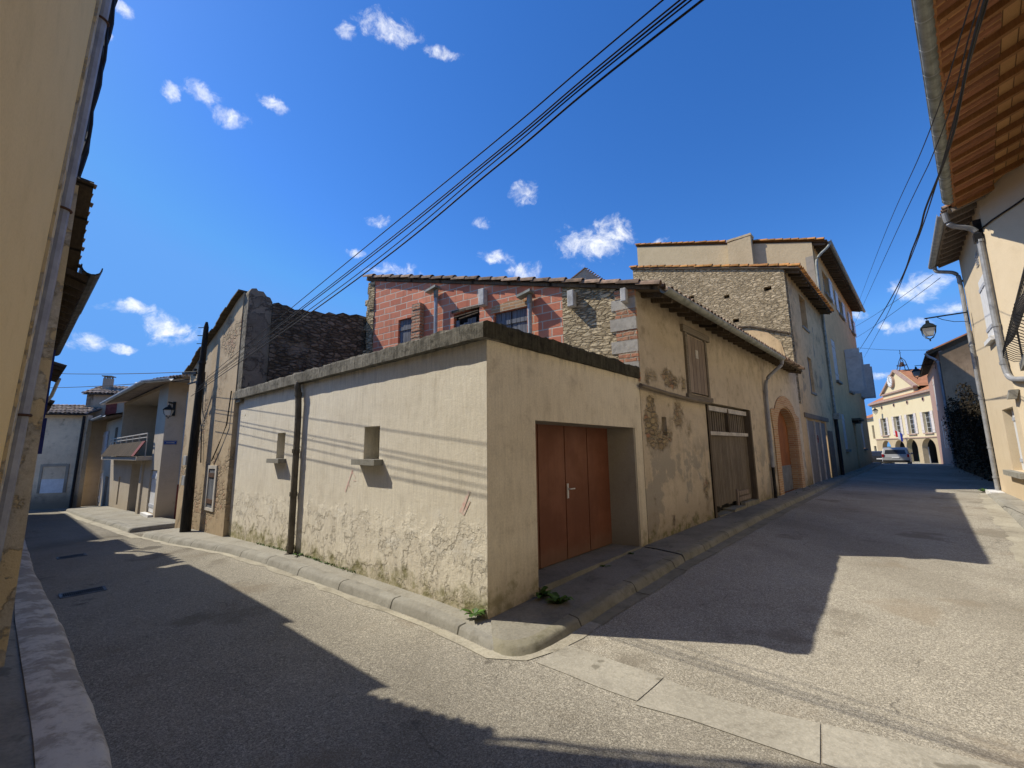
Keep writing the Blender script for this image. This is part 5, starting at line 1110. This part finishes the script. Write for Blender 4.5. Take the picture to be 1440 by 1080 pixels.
for a, b in whs:
    window(tw, a+.1, b-.1, 3.35, 6.2, .25, M['white'], 1, 3)
    for s in (-1, 1):
        x0 = a-.62 if s < 0 else b-.08
        shutter('shutter', M['lilac'], tw, x0, x0+.70, 3.32, 6.25, -.03, .05)
    one('sill', M['cornice'], tw, lambda m: m.box(a-.1,b+.1,-.2,.24,3.18,3.348))
for x, z in ocu:
    one('roundel', M['cornice'], tw, lambda m: m.tube([(x,-.04,z),(x,.0,z)], .36, 14)); 
    one('roundel', M['dark'], tw, lambda m: m.tube([(x,-.06,z),(x,-.041,z)], .22, 14), label='dark round attic opening')
one('string_course', M['cornice'], tw, lambda m: m.box(-15.4,6.6,-.12,.0,2.68,2.82))
one('cornice', M['cornice'], tw, lambda m: (m.box(-15.6,6.8,-.45,.3,8.75,9.02), m.box(-15.5,6.7,-.25,.3,8.55,8.748)))
one('pediment', M['yellow'], tw, lambda m: m.slab([(-9.6,9.02),(1.2,9.02),(1.2,9.95),(1.7,9.98),(-3.7,13.05),(-9.6,9.98)], [], -.05, .5))
def pedm(m):
    m.bar((-10.0,-.12,9.95),(-3.75,-.12,13.2),.5,.28); m.bar((2.1,-.12,9.95),(-3.75,-.12,13.2),.5,.28); m.box(-9.9,2.0,-.3,-.06,9.82,10.06)
one('moulding', M['cornice'], tw, pedm)
one('roof', M['tile_far'], tw, lambda m: (m.poly([(-3.75,.3,13.25),(2.2,.3,10.0),(2.2,9,10.0),(-3.75,9,13.25)]), m.poly([(-3.75,.3,13.25),(-3.75,9,13.25),(-10,9,10.0),(-10,.3,10.0)]), m.poly([(-15.6,-.4,9.05),(6.9,-.4,9.05),(6.9,4.5,11.6),(-15.6,4.5,11.6)]), m.poly([(6.9,4.5,11.6),(-15.6,4.5,11.6),(-15.6,10,9.0),(6.9,10,9.0)])))
ck = one('clock', M['cornice'], tw, lambda m: m.tube([(-5.35,-.35,11.72),(-5.35,.0,11.72)], 1.02, 24))
one('clock_face', M['white'], ck, lambda m: m.tube([(-5.35,-.40,11.72),(-5.35,-.352,11.72)], .88, 24))
def hands(m):
    c = Vector((-5.35,-.42,11.72)); m.bar(c, c+Vector((.10,0,.62)), .07, .02); m.bar(c, c+Vector((.34,0,-.22)), .09, .02)
    for k in range(12): a = k*math.pi/6; d = Vector((math.sin(a),0,math.cos(a))); m.bar(c+d*.70, c+d*.82, .06, .02)
one('clock_hands', M['dark'], ck, hands)
def cage(m):
    for dx, dy in ((-.6,-.4),(.6,-.4),(-.6,.8),(.6,.8)): m.bar((-3.5+dx,.6+dy,12.9),(-3.5+dx*.55,.8+dy*.4,14.6),.07); m.bar((-3.5+dx*.55,.8+dy*.4,14.6),(-3.5,.8,15.2),.06)
    m.tube([(-3.5+.62*math.cos(k*math.pi/6),.8+.62*math.sin(k*math.pi/6),13.9) for k in range(13)], .04, 5); m.bar((-3.5,.8,15.1),(-3.5,.8,16.3),.05); m.bar((-3.8,.8,15.85),(-3.2,.8,15.85),.05)
cg = one('bell_cage', M['castiron'], tw, cage)
one('bell', M['rust'], cg, lambda m: m.lathe([(.42,13.75),(.34,13.85),(.26,14.15),(.20,14.35),(.06,14.42)], 12, 0, (-3.5,.8,0)))
one('chimney', M['tile_far'], tw, lambda m: (m.box(-12.9,-12.1,1,1.8,9.6,10.6), m.box(-13.1,-11.9,.8,2,10.6,10.75), m.lathe([(.3,10.75),(.2,11.2),(.26,11.35)], 8, 0, (-12.5,1.4,0))))
box('backing', M['dark'], tw, -15,6.3,2.6,2.7,-1.6,2.7)
box('door', M['greenpaint'], tw, 1.0-4.9,-1.3,1.3,1.4,-.9,1.7, label='green shopfront in the arcade')
box('door_panel', M['white'], tw, -1.25,-.6,1.25,1.35,-.9,1.4)
fl = one('flag_staff', M['white'], tw, lambda m: m.bar((-2.9,-.1,3.0),(-3.3,-1.4,4.1),.05))
for i, mt in enumerate(('flag_blue','white','cloud_flag_red')):
    one('flag', M[mt], fl, lambda m: m.poly([(-3.0-.10*i,-.6-.24*i,3.42+.2*i),(-3.08-.10*i,-.84-.24*i,3.62+.2*i),(-3.02-.10*i,-.84-.24*i,2.3+.35*i),(-2.96-.10*i,-.6-.24*i,2.2+.35*i)]), label=('blue','white','red')[i]+' band of the flag')
nb = thing('house', 'small pale house with a tiled roof to the left of the town hall', 'house', (58.24-tht.x*-15.9, 62+tht.y*15.9, 0), ang(-tht))
one('wall', M['yellow'], nb, lambda m: m.slab(rect(-9,-.1,-1.8,6.6), [rect(-1.7,-.7,2.9,5.3), rect(-2.0,-.9,-.8,1.6)], .3, .8))
box('window', M['darkwood'], nb, -1.7,-.7,.5,.55,2.9,5.3); box('door', M['dark'], nb, -2.0,-.9,.5,.55,-.8,1.6)
one('roof', M['tile_far'], nb, lambda m: (m.poly([(-9.2,-.2,6.65),(.0,-.2,6.65),(.0,4,8.2),(-9.2,4,8.2)]), m.poly([(-9.2,-.2,6.55),(-9.2,4,8.1),(0,4,8.1),(0,-.2,6.55)])))
# small gabled building that peeps over the barn
pk = thing('barn', 'small gabled outbuilding whose corrugated roof peak shows behind the barn', 'barn', (4.61, 25.0, .40), R(-22))
one('wall', M['endhouse'], pk, lambda m: m.slab([(-3.4,4),(.02,4),(.02,12.35),(-3.4,10.2)], [], 0, .3))
one('end_wall', M['endhouse'], pk, lambda m: m.slab([(0,4),(3.6,4),(3.6,11.05),(0,12.35)], [], 0.01, .3), M=MX((.02,0),(math.cos(R(52)),math.sin(R(52)))))
one('roof', M['tile'], pk, lambda m: (m.bar((-3.6,.1,10.12),(.03,.1,12.41),.34,.05), [m.bar((.04+k*.105,.02+k*.134,12.37-k*.058),(.095+k*.105,.09+k*.134,12.34-k*.058),.2,.035) for k in range(24)]))

# added unseen terrace behind the viewer: blocks open sky to darken the shade
bk = thing('house', 'added unseen ochre terrace behind the viewer, blocking open sky', 'house', (9.0, -3.4, 0), math.pi+R(4))
one('wall', M['ochre'], bk, lambda m: m.slab(rect(-6,24,-.5,8.5), [rect(x,x+1.1,4.6,6.4) for x in (-3,2,7,12,17)]+[rect(x,x+1.1,.1,2.3) for x in (0,9.5)], 0, .4))
for x in (-3,2,7,12,17): shutter('shutter', M['greyshutter'], bk, x+.02, x+1.08, 4.62, 6.38, .05, .05)
for x in (0,9.5): box('door', M['brownwood'], bk, x, x+1.1, .12, .2, .1, 2.3)
one('roof', M['tile'], bk, lambda m: (m.poly([(-6.2,-.4,8.5),(24.2,-.4,8.5),(24.2,5,10.2),(-6.2,5,10.2)]), m.poly([(24.2,5,10.2),(24.2,10,8.5),(-6.2,10,8.5),(-6.2,5,10.2)])))
# ------------------------------------------------------------------ pole and overhead lines
pz = zg(L(10.13,.34)); pb = L(10.13,.34)
po = thing('utility_pole', 'tall dark timber utility pole standing on the left pavement', 'pole', (pb.x, pb.y, pz))
one('shaft', M['pole'], po, lambda m: m.tube([(0,0,-.2),(-.01,0,1.5),(.0,0,4.0),(.015,0,5.28),(.015,0,5.42)], [.12,.108,.078,.058,.028], 14), smooth=False)
each('bracket', M['castiron'], po, [lambda m: m.bar((-.1,-.02,4.02),(-.62,.18,4.05),.05), lambda m: m.bar((-.08,0,3.80),(-.5,.25,3.78),.035)])
each('band', M['castiron'], po, [lambda m: m.tube([(.0,0,3.72),(.0,0,3.80)], .095, 12), lambda m: m.tube([(0,0,4.28),(0,0,4.34)], .09, 12)])
each('rung', M['castiron'], po, [lambda m, k=k: m.bar((.1,-.02,4.6+k*.22),(-.18,-.02,4.6+k*.22),.016) for k in range(4)])
def cable(name, label, pts, r=.009, sag=0.0, n=40, group=None, cat='cable'):
    a, b = Vector(pts[0]), Vector(pts[-1]); mb = MB()
    q = [a.lerp(b, k/n) - Vector((0,0,sag*4*(k/n)*(1-k/n))) for k in range(n+1)]
    mb.tube(q, r, 6); o = mb.build(name, M['wire']); return tag(o, label, cat, group)
def curve(name, label, pts, r, group):
    # smooth curve through a few surveyed points
    pts = [Vector(p) for p in pts]; q = []
    ext = [pts[0]*2-pts[1]] + pts + [pts[-1]*2-pts[-2]]
    for i in range(1, len(ext)-2):
        p0, p1, p2, p3 = ext[i-1:i+3]
        for k in range(14):
            t = k/14; q.append(.5*((2*p1)+(p2-p0)*t+(2*p0-5*p1+4*p2-p3)*t*t+(3*p1-p0-3*p2+p3)*t**3))
    q.append(pts[-1]); mb = MB(); mb.tube(q, r, 6); return tag(mb.build(name, M['wire']), label, 'cable', group)
# five wires from the pole, over the garage, away over the viewer's right shoulder
def wp(t, p, z): v = L(t, p); return (v.x, v.y, z)
nm = ['topmost thin wire of the five crossing above the garage', 'second wire from the top above the garage', 'third wire from the top above the garage', 'fourth wire from the top above the garage', 'lowest and thickest wire crossing above the garage']
for lb_, r_, pts_ in zip(nm, (.0052,.0052,.0058,.0048,.007), [[(-8.16, 11.099, 3.62),(-2.129, 5.037, 3.991),(-0.086, 2.983, 4.105),(0.868, 2.025, 4.188),(4.388, -1.513, 4.438)],[(-8.212, 11.038, 3.47),(-2.075, 4.923, 3.812),(-0.086, 2.941, 3.97),(0.922, 1.938, 4.081),(4.453, -1.58, 4.331)],[(-8.225, 11.023, 3.42),(-2.058, 4.888, 3.766),(-0.085, 2.925, 3.933),(0.937, 1.908, 4.044),(4.472, -1.608, 4.294)],[(-8.258, 10.985, 3.33),(-2.043, 4.862, 3.67),(-0.086, 2.933, 3.901),(0.963, 1.9, 4.034),(4.51, -1.595, 4.284)],[(-8.303, 10.932, 3.2),(-2.029, 4.834, 3.605),(-0.087, 2.946, 3.854),(1.011, 1.879, 4.008),(4.579, -1.588, 4.258)]]):
    curve('overhead_wire', lb_, pts_, r_, 'wires crossing above the garage')
cable('overhead_wire', 'thin wire running from the pole to the far left roofs, upper', [wp(10.2,.3,3.9), (-21.5,16.5,5.2)], .010, .15, 30, 'wires over the left street')
cable('overhead_wire', 'thin wire running from the pole to the far left roofs, lower', [wp(10.2,.3,3.72), (-22.5,18.0,4.7)], .010, .15, 30, 'wires over the left street')
tp = lambda s, p, z: (B2(s,p).x, B2(s,p).y, z)
RW = [[(30.319, 35.848, 13.918),(11.981, 12.918, 8.204),(6.365, 5.895, 6.291),(4.422, 3.465, 5.9),(1.943, 0.366, 5.6)],[(31.649, 38.058, 12.834),(10.197, 10.764, 7.018),(5.914, 5.314, 5.838),(4.397, 3.383, 5.8),(1.925, 0.239, 5.5)],[(31.96, 38.381, 10.356),(11.322, 12.377, 5.862),(7.075, 7.025, 5.186),(6.104, 5.801, 5.156),(4.877, 4.255, 5.016),(3.79, 2.886, 5.2),(1.317, -0.23, 4.9)],[(32.155, 38.179, 9.641),(14.082, 15.674, 6.267),(8.139, 8.273, 5.369),(5.72, 5.261, 5.153),(3.813, 2.886, 5.2),(1.309, -0.232, 4.9)]]
for lb_, r_, pts_ in zip(('uppermost taut wire from the tall house to the right eave', 'second taut wire from the tall house towards the right', 'thick sagging cable crossing in front of the right eave', 'thin sagging cable beside the thick one'), (.007,.007,.013,.008), RW):
    curve('overhead_wire', lb_, pts_, r_, 'wires over the right street')
cable('overhead_wire', 'thin wire from the cream house gutter to the tall house, upper', [tp(41.3,.05,12.3), (16.4,15.75,8.25)], .010, .1, 30, 'wires between the houses')
cable('overhead_wire', 'thin wire from the cream house gutter to the tall house, lower', [tp(41.3,.05,11.3), (16.5,15.6,8.05)], .010, .1, 30, 'wires between the houses')
cable('overhead_wire', 'thin level wire behind the lantern over the right street', [tp(41.4,.05,10.4), (26.2,26.2,7.6)], .012, .1, 20, 'wires between the houses')

# ------------------------------------------------------------------ wall lanterns
def lantern(name, label, loc, rz, arm, size=1.0, curved=False):
    t = thing(name, label, 'street lamp', loc, rz); s = size
    # local: wall at x = 0, arm along +x, lantern hanging at x = arm
    br = MB(); br.tube([(0,0,.03),(arm*.5,0,.035),(arm+.06,0,.03)], .026, 8)
    br.tube([(0,0,-.30),(arm*.35,0,-.24),(arm*.62,0,-.10),(arm*.75,0,.02)], .011, 6); br.box(-.01,.02,-.04,.04,-.4,.1)
    br.build('bracket', M['lampgreen'], t)
    x = arm; cap = MB(); cap.tube([(x,0,.03),(x,0,-.06)], .012, 6)
    def ring(h, z): return [(x-h,-h,z),(x+h,-h,z),(x+h,h,z),(x-h,h,z)]
    levels = [ring(.045*s,-.06),ring(.055*s,-.13*s-.03),ring(.13*s,-.19*s-.03),ring(.20*s,-.29*s-.03),ring(.215*s,-.29*s-.035),ring(.205*s,-.325*s-.03)]
    idx = [[cap.vert(p) for p in r] for r in levels]
    for a, b in zip(idx, idx[1:]):
        for j in range(4): cap.face((a[j], b[j], b[(j+1)%4], a[(j+1)%4]))
    cap.face(idx[0]); cap.face(idx[-1][::-1]); c = cap.build('cap', M['lampgreen'], t)
    gl = MB(); r0, r1 = ring(.18*s,-.33*s-.03), ring(.105*s,-.60*s-.03); i0 = [gl.vert(p) for p in r0]; i1 = [gl.vert(p) for p in r1]
    for j in range(4): gl.face((i0[j], i1[j], i1[(j+1)%4], i0[(j+1)%4]))
    gl.face(i0); gl.face(i1[::-1]); gl.build('glass', M['glass_milk'], t)
    fr = MB()
    for j, (sx, sy) in enumerate(((-1,-1),(1,-1),(1,1),(-1,1))):
        fr.tube([(x+sx*.19*s,sy*.19*s,-.32*s-.03),(x+sx*.165*s,sy*.165*s,-.52*s-.03),(x+sx*.10*s,sy*.10*s,-.66*s-.03),(x,0,-.73*s-.03)], .013*s, 6)
    fr.tube([(x,0,-.70*s-.03),(x,0,-.80*s-.03)], .022*s, 8); fr.build('frame', M['lampgreen'], t)
    return t
p = RF(-.6, -.09); lantern('street_lamp', 'dark green lantern on a bracket arm at the far corner of the cream house', (p.x, p.y, 6.28), ang(-RFn), 1.04, 1.0)
pl_ = PL + Vector((.94,.34)).normalized()*.22
sd = Vector((.34,-.94)).normalized()
lantern('street_lamp', 'dark lantern on the end wall of the balcony house in the left street', (pl_.x+sd.x*.01, pl_.y+sd.y*.01, 3.45), ang(sd), .42, .62)
q_ = Vector((31.48,30.80)) + RFd*4.2 - RFn*.02
lantern('street_lamp', 'dark lantern under the eave of the brown house', (q_.x, q_.y, 8.15), ang(-RFn), 1.15, 1.3)
q_ = Vector((58.24,62.0)) + tht*11.0; od_ = Vector((-tht.y, tht.x))
lantern('street_lamp', 'lantern on the upper left of the town hall front', (q_.x+od_.x*.02, q_.y+od_.y*.02, 8.1), ang(od_), .9, 1.5)

# ------------------------------------------------------------------ cars parked at the crest
def car(label, loc, rz, paint, w=1.86, l=4.4, h=1.62):
    t = thing('parked_car', label, 'car', loc, rz)        # local +y is the nose, the rear faces -y
    prof = [(-l/2,.42),(-l/2+.02,.80),(-l/2+.10,1.02),(-l/2+.42,h-.10),(-l/2+.75,h),(.2,h),(.75,h-.10),(1.30,1.08),(l/2-.25,.95),(l/2,.70),(l/2,.40),(l/2-.1,.30),(-l/2+.1,.30)]
    mb = MB(); n = len(prof)
    def taper(z): return w/2 if z < 1.0 else w/2 - (z-1.0)*.22
    a = [mb.vert((-taper(z), y, z)) for y, z in prof]; b = [mb.vert((taper(z), y, z)) for y, z in prof]
    for i in range(n): mb.face((a[i], a[(i+1)%n], b[(i+1)%n], b[i]))
    mb.face(a[::-1]); mb.face(b); mb.build('body', paint, t, bevel=.05)
    sl = (h-.10-1.02)/.32
    one('rear_window', M['glass'], t, lambda m: m.poly([(-w/2+.20,-l/2+.12,1.06),(w/2-.20,-l/2+.12,1.06),(w/2-.30,-l/2+.385,h-.16),(-w/2+.30,-l/2+.385,h-.16)][::1]))
    for s in (-1, 1):
        one('side_window', M['glass'], t, lambda m: m.poly([(s*(taper(1.08)+.012),-l/2+.55,1.08),(s*(taper(1.08)+.012),1.0,1.08),(s*(taper(h-.16)+.012),.45,h-.16),(s*(taper(h-.16)+.012),-l/2+.75,h-.16)]))
        one('tail_lamp', M['lens'], t, lambda m: m.box(s*(w/2-.09)-.08, s*(w/2-.09)+.08, -l/2-.015, -l/2+.14, .78, 1.06), bevel=.02)
        one('mirror', paint, t, lambda m: m.box(s*(w/2+.1)-.09, s*(w/2+.1)+.09, .75, .87, 1.0, 1.15), bevel=.02)
        for y in (-l/2+.78, l/2-.85):
            wh = one('wheel', M['tyre'], t, lambda m: m.tube([(s*(w/2-.22),y,.32),(s*(w/2+.005),y,.32)], .32, 20))
            one('rim', M['zinc'], wh, lambda m: m.tube([(s*(w/2-.01),y,.32),(s*(w/2+.012),y,.32)], .20, 14))
    one('bumper', M['tyre'], t, lambda m: m.box(-w/2+.04, w/2-.04, -l/2-.05, -l/2+.1, .34, .52), bevel=.03)
    one('number_plate', M['white'], t, lambda m: m.box(-.26,.26,-l/2-.02,-l/2+.005,.70,.81))
    return t
ca = ang(D2) - math.pi/2
c = B2(48.3, 1.30); car('silver people carrier parked at the end of the street, seen from behind', (c.x, c.y, zg(c)-.10), ca, M['carwhite'], 1.92, 4.5, 1.66)
c = B2(51.8, -.05); car('dark car parked to the left of the silver one', (c.x, c.y, zg(c)-.10), ca, M['cardark'], 1.78, 4.2, 1.50)

# ------------------------------------------------------------------ small things on the ground
def weed(label, P, z, size, n=16, seed=1):
    random.seed(seed); m = MB()
    for k in range(n):
        a = random.uniform(0, 6.28); ln = size*random.uniform(.55,1.1); w = ln*.20; up = random.uniform(.35,1.1); d = Vector((math.cos(a), math.sin(a), 0)); sdv = Vector((-d.y, d.x, 0)); b = Vector((random.uniform(-.02,.02), random.uniform(-.02,.02), 0))
        pts = [b, b+d*ln*.4+Vector((0,0,ln*.42*up)), b+d*ln*.8+Vector((0,0,ln*.55*up)), b+d*ln*1.05+Vector((0,0,ln*.38*up))]; ws = [w*.25, w, w*.8, .001]
        v = [(m.vert(p-sdv*q), m.vert(p+sdv*q)) for p, q in zip(pts, ws)]
        for (a0, a1), (b0, b1) in zip(v, v[1:]): m.face((a0, a1, b1, b0))
    o = m.build('weed', M['leaf']); o.location = (P.x, P.y, z); return tag(o, label, 'weed', 'weeds growing from the pavement joints')
FDp = lambda u, off: A + D*u + Vector((D.y,-D.x))*off
weed('bright green weed at the foot of the garage corner', L(.15,.06), .0, .15, 16, 2)
weed('leafy weed at the left foot of the folding door', FDp(.83,.05), .0, .15, 18, 3)
weed('larger leafy weed in the middle of the pavement by the door', FDp(.80,.33), -.005, .17, 24, 4)
weed('small weed in the joint before the folding door', FDp(2.35,.04), .02, .10, 12, 5)
weed('tiny weed near the right end of the folding door', FDp(3.25,.03), .04, .09, 10, 6)
weed('low weed at the foot of the barn wall', B2(2.9,.05), .04, .16, 22, 7)
weed('weed at the base of the garage drainpipe', L(4.35,.07), .0, .09, 12, 8)
weed('weed at the foot of the far right downpipe', RF(.6,-.35), .05, .18, 26, 9)
def ms():
    m = MB(); random.seed(12)
    for k in range(700):
        s = random.choice((0, 1)); 
        if s: P = L(random.uniform(2.6,6.4), .005+abs(random.gauss(0,.018))); 
        else: P = B2(random.uniform(10,30), .06+abs(random.gauss(0,.16)))
        leafquad(m, Vector((P.x, P.y, zg(P)+random.uniform(0,.03))), random.uniform(.008,.022), Vector((0,0,1)))
    return m.build('moss', M['leaf'])
tag(ms(), 'low green moss and sprouts along the wall feet', 'moss', kind='stuff')
def grate(label, t, p, n, w):
    P = L(t, p); o = thing('drain_grate', label, 'drain grate', (P.x, P.y, zg(P)-.118), ang(-T))
    one('frame', M['iron_grate'], o, lambda m: (m.box(-.14,.14,-w/2-.03,-w/2,0,.012), m.box(-.14,.14,w/2,w/2+.03,0,.012), m.box(-.14,-.115,-w/2,w/2,0,.012), m.box(.115,.14,-w/2,w/2,0,.012)))
    one('bar', M['iron_grate'], o, lambda m: [m.box(-.114,.114,-w/2+w*k/n+.006,-w/2+w*(k+.5)/n,.001,.010) for k in range(n)])
    one('pit', M['dark'], o, lambda m: m.box(-.114,.114,-w/2,w/2,-.004,.0005))
grate('nearer drain grate in the shaded left road', 5.25, 2.56, 20, .40)
grate('farther drain grate in the shaded left road', 9.25, 2.38, 16, .36)

# ------------------------------------------------------------------ sky, sun, camera
SUN = Vector((-.659, .128, .741)).normalized()
w = bpy.data.worlds.new('World'); SC.world = w; w.use_nodes = True; nt = w.node_tree; nt.nodes.clear()
def nn(ty, **kw):
    x = nt.nodes.new(ty)
    for k, v in kw.items(): setattr(x, k, v)
    return x
sky = nn('ShaderNodeTexSky', sky_type='NISHITA'); sky.sun_disc = False
sky.sun_elevation = math.asin(SUN.z); sky.sun_rotation = math.atan2(SUN.x, SUN.y)
sky.air_density = 1.0; sky.dust_density = .25; sky.ozone_density = 3.0; sky.altitude = 300
hs = nn('ShaderNodeHueSaturation'); nt.links.new(sky.outputs[0], hs.inputs['Color']); hs.inputs['Saturation'].default_value = 1.27; hs.inputs['Value'].default_value = 1.17; hs.inputs['Hue'].default_value = .508
cap = nn('ShaderNodeVectorMath', operation='MINIMUM'); nt.links.new(hs.outputs[0], cap.inputs[0]); cap.inputs[1].default_value = (1.25, 2.7, 5.6)     # keeps the glare round the sun from flooding the shade
tint = nn('ShaderNodeVectorMath', operation='MULTIPLY'); nt.links.new(cap.outputs[0], tint.inputs[0]); tint.inputs[1].default_value = (.78, 1.0, 1.14)
geo = nn('ShaderNodeTexCoord'); vec = geo.outputs['Generated']
def ma(op, a, b=None, clamp=False):
    x = nn('ShaderNodeMath', operation=op, use_clamp=clamp)
    for i, v in enumerate((a, b)):
        if v is None: continue
        if isinstance(v, (int, float)): x.inputs[i].default_value = v
        else: nt.links.new(v, x.inputs[i])
    return x.outputs[0]
def vm(op, a, b):
    x = nn('ShaderNodeVectorMath', operation=op)
    for i, v in enumerate((a, b)):
        if isinstance(v, tuple): x.inputs[i].default_value = v
        else: nt.links.new(v, x.inputs[i])
    return x
def tn(scale, detail, rough, v, dist=0):
    x = nn('ShaderNodeTexNoise'); nt.links.new(v, x.inputs['Vector']); x.inputs['Scale'].default_value = scale; x.inputs['Detail'].default_value = detail; x.inputs['Roughness'].default_value = rough; x.inputs['Distortion'].default_value = dist
    return x
wz = tn(9, 5, .6, vec); wv = vm('SUBTRACT', wz.outputs['Color'], (.5,.5,.5)).outputs[0]
ws = nn('ShaderNodeVectorMath', operation='SCALE'); nt.links.new(wv, ws.inputs[0]); ws.inputs['Scale'].default_value = .055
wvec = vm('ADD', vec, ws.outputs[0]).outputs[0]
nz = tn(24, 10, .66, wvec, .4); nz2 = tn(70, 6, .62, wvec)
CL = [(-0.2066,0.6440,0.7366, 0.0592,0.0229), (-0.1228,0.6813,0.7217, 0.0390,0.0103), (-0.2806,0.6340,0.7206, 0.0165,0.0135), (-0.5051,0.6307,0.5892, 0.0270,0.0145), (-0.4857,0.6616,0.5713, 0.0284,0.0153), (-0.5416,0.6107,0.5777, 0.0136,0.0141), (-0.4162,0.6710,0.6136, 0.0278,0.0152), (-0.6569,0.7093,0.2557, 0.0423,0.0122), (-0.6237,0.7498,0.2209, 0.0525,0.0282), (-0.7044,0.6849,0.1866, 0.0345,0.0187), (-0.6702,0.7194,0.1824, 0.0205,0.0098), (0.1784,0.8759,0.4484, 0.0873,0.0494), (0.2405,0.8543,0.4608, 0.0323,0.0341), (0.0281,0.8397,0.5423, 0.0334,0.0193), (-0.0576,0.8676,0.4939, 0.0249,0.0145), (-0.0283,0.9034,0.4279, 0.0479,0.0183), (0.0275,0.9165,0.3992, 0.0450,0.0248), (-0.2771,0.8358,0.4740, 0.0231,0.0168), (-0.2526,0.8869,0.3868, 0.0612,0.0211), (-0.3247,0.8501,0.4147, 0.0229,0.0087), (0.3164,0.8459,0.4294, 0.0283,0.0086), (0.6875,0.6768,0.2632, 0.0429,0.0232), (0.7123,0.6665,0.2200, 0.0284,0.0114), (0.6769,0.7079,0.2018, 0.0381,0.0121), (0.6521,0.7481,0.1226, 0.0207,0.0088), (0.6511,0.7287,0.2122, 0.0132,0.0075), (-0.5596,0.5329,0.6348, 0.0121,0.0087), (-0.5808,0.5430,0.6065, 0.0068,0.0072), (0.6250,0.7437,0.2371, 0.0139,0.0102), ]
tot = None
for (x, y, z, a, b) in CL:
    c = Vector((x,y,z)); r_ = c.cross(Vector((0,0,1))).normalized(); u_ = r_.cross(c).normalized()
    d = vm('SUBTRACT', wvec, tuple(c)).outputs[0]
    du = ma('DIVIDE', vm('DOT_PRODUCT', d, tuple(r_)).outputs['Value'], a*1.3); dv = ma('DIVIDE', vm('DOT_PRODUCT', d, tuple(u_)).outputs['Value'], b*1.4)
    rr = ma('ADD', ma('MULTIPLY', du, du), ma('MULTIPLY', dv, dv))
    m_ = ma('SUBTRACT', 1, rr, True)
    tot = m_ if tot is None else ma('MAXIMUM', tot, m_)
den = ma('ADD', ma('MULTIPLY', tot, .95), ma('MULTIPLY', ma('SUBTRACT', nz.outputs['Fac'], .5), 2.7)); den = ma('ADD', den, ma('MULTIPLY', ma('SUBTRACT', nz2.outputs['Fac'], .5), .5))
mr_ = nn('ShaderNodeMapRange'); mr_.interpolation_type = 'SMOOTHSTEP'; nt.links.new(den, mr_.inputs['Value']); mr_.inputs['From Min'].default_value = .38; mr_.inputs['From Max'].default_value = 1.65
fac = ma('MULTIPLY', mr_.outputs[0], ma('MULTIPLY', tot, 4.0, True))
shade = ma('ADD', 5.8, ma('MULTIPLY', nz2.outputs['Fac'], 4.2))
cc = nn('ShaderNodeCombineColor'); nt.links.new(ma('MULTIPLY', shade, .985), cc.inputs[0]); nt.links.new(shade, cc.inputs[1]); nt.links.new(ma('MULTIPLY', shade, 1.03), cc.inputs[2])
mx = nn('ShaderNodeMix', data_type='RGBA'); nt.links.new(fac, mx.inputs[0]); nt.links.new(tint.outputs[0], mx.inputs[6]); nt.links.new(cc.outputs[0], mx.inputs[7])
bg = nn('ShaderNodeBackground'); nt.links.new(mx.outputs[2], bg.inputs['Color']); bg.inputs['Strength'].default_value = .145
ow = nn('ShaderNodeOutputWorld'); nt.links.new(bg.outputs[0], ow.inputs[0])
sl = bpy.data.lights.new('sun', 'SUN'); sl.energy = 5.0; sl.angle = R(.53); sl.color = (1, .925, .79)
so = bpy.data.objects.new('sun', sl); COL.objects.link(so); so.rotation_euler = SUN.to_track_quat('Z', 'Y').to_euler(); so.location = (-20, 4, 30)

cam = bpy.data.cameras.new('camera'); co_ = bpy.data.objects.new('camera', cam); COL.objects.link(co_)
cam.sensor_width = 36; cam.lens = 15.0; cam.clip_start = .02; cam.clip_end = 3000
pit, rol = R(8.8), math.atan(.0129)
fw = Vector((0, math.cos(pit), math.sin(pit))); up0 = Vector((0, -math.sin(pit), math.cos(pit))); rt0 = Vector((1,0,0))
rt_ = rt0*math.cos(rol) - up0*math.sin(rol); up_ = rt0*math.sin(rol) + up0*math.cos(rol)
co_.matrix_world = Matrix(((rt_.x,up_.x,-fw.x,0),(rt_.y,up_.y,-fw.y,0),(rt_.z,up_.z,-fw.z,1.72),(0,0,0,1)))
SC.camera = co_
SC.view_settings.view_transform = 'Standard'; SC.view_settings.look = 'None'; SC.view_settings.exposure = 0; SC.view_settings.gamma = 1
SC.render.engine = 'CYCLES'; SC.cycles.use_denoising = True
SC.cycles.max_bounces = 8; SC.cycles.diffuse_bounces = 2
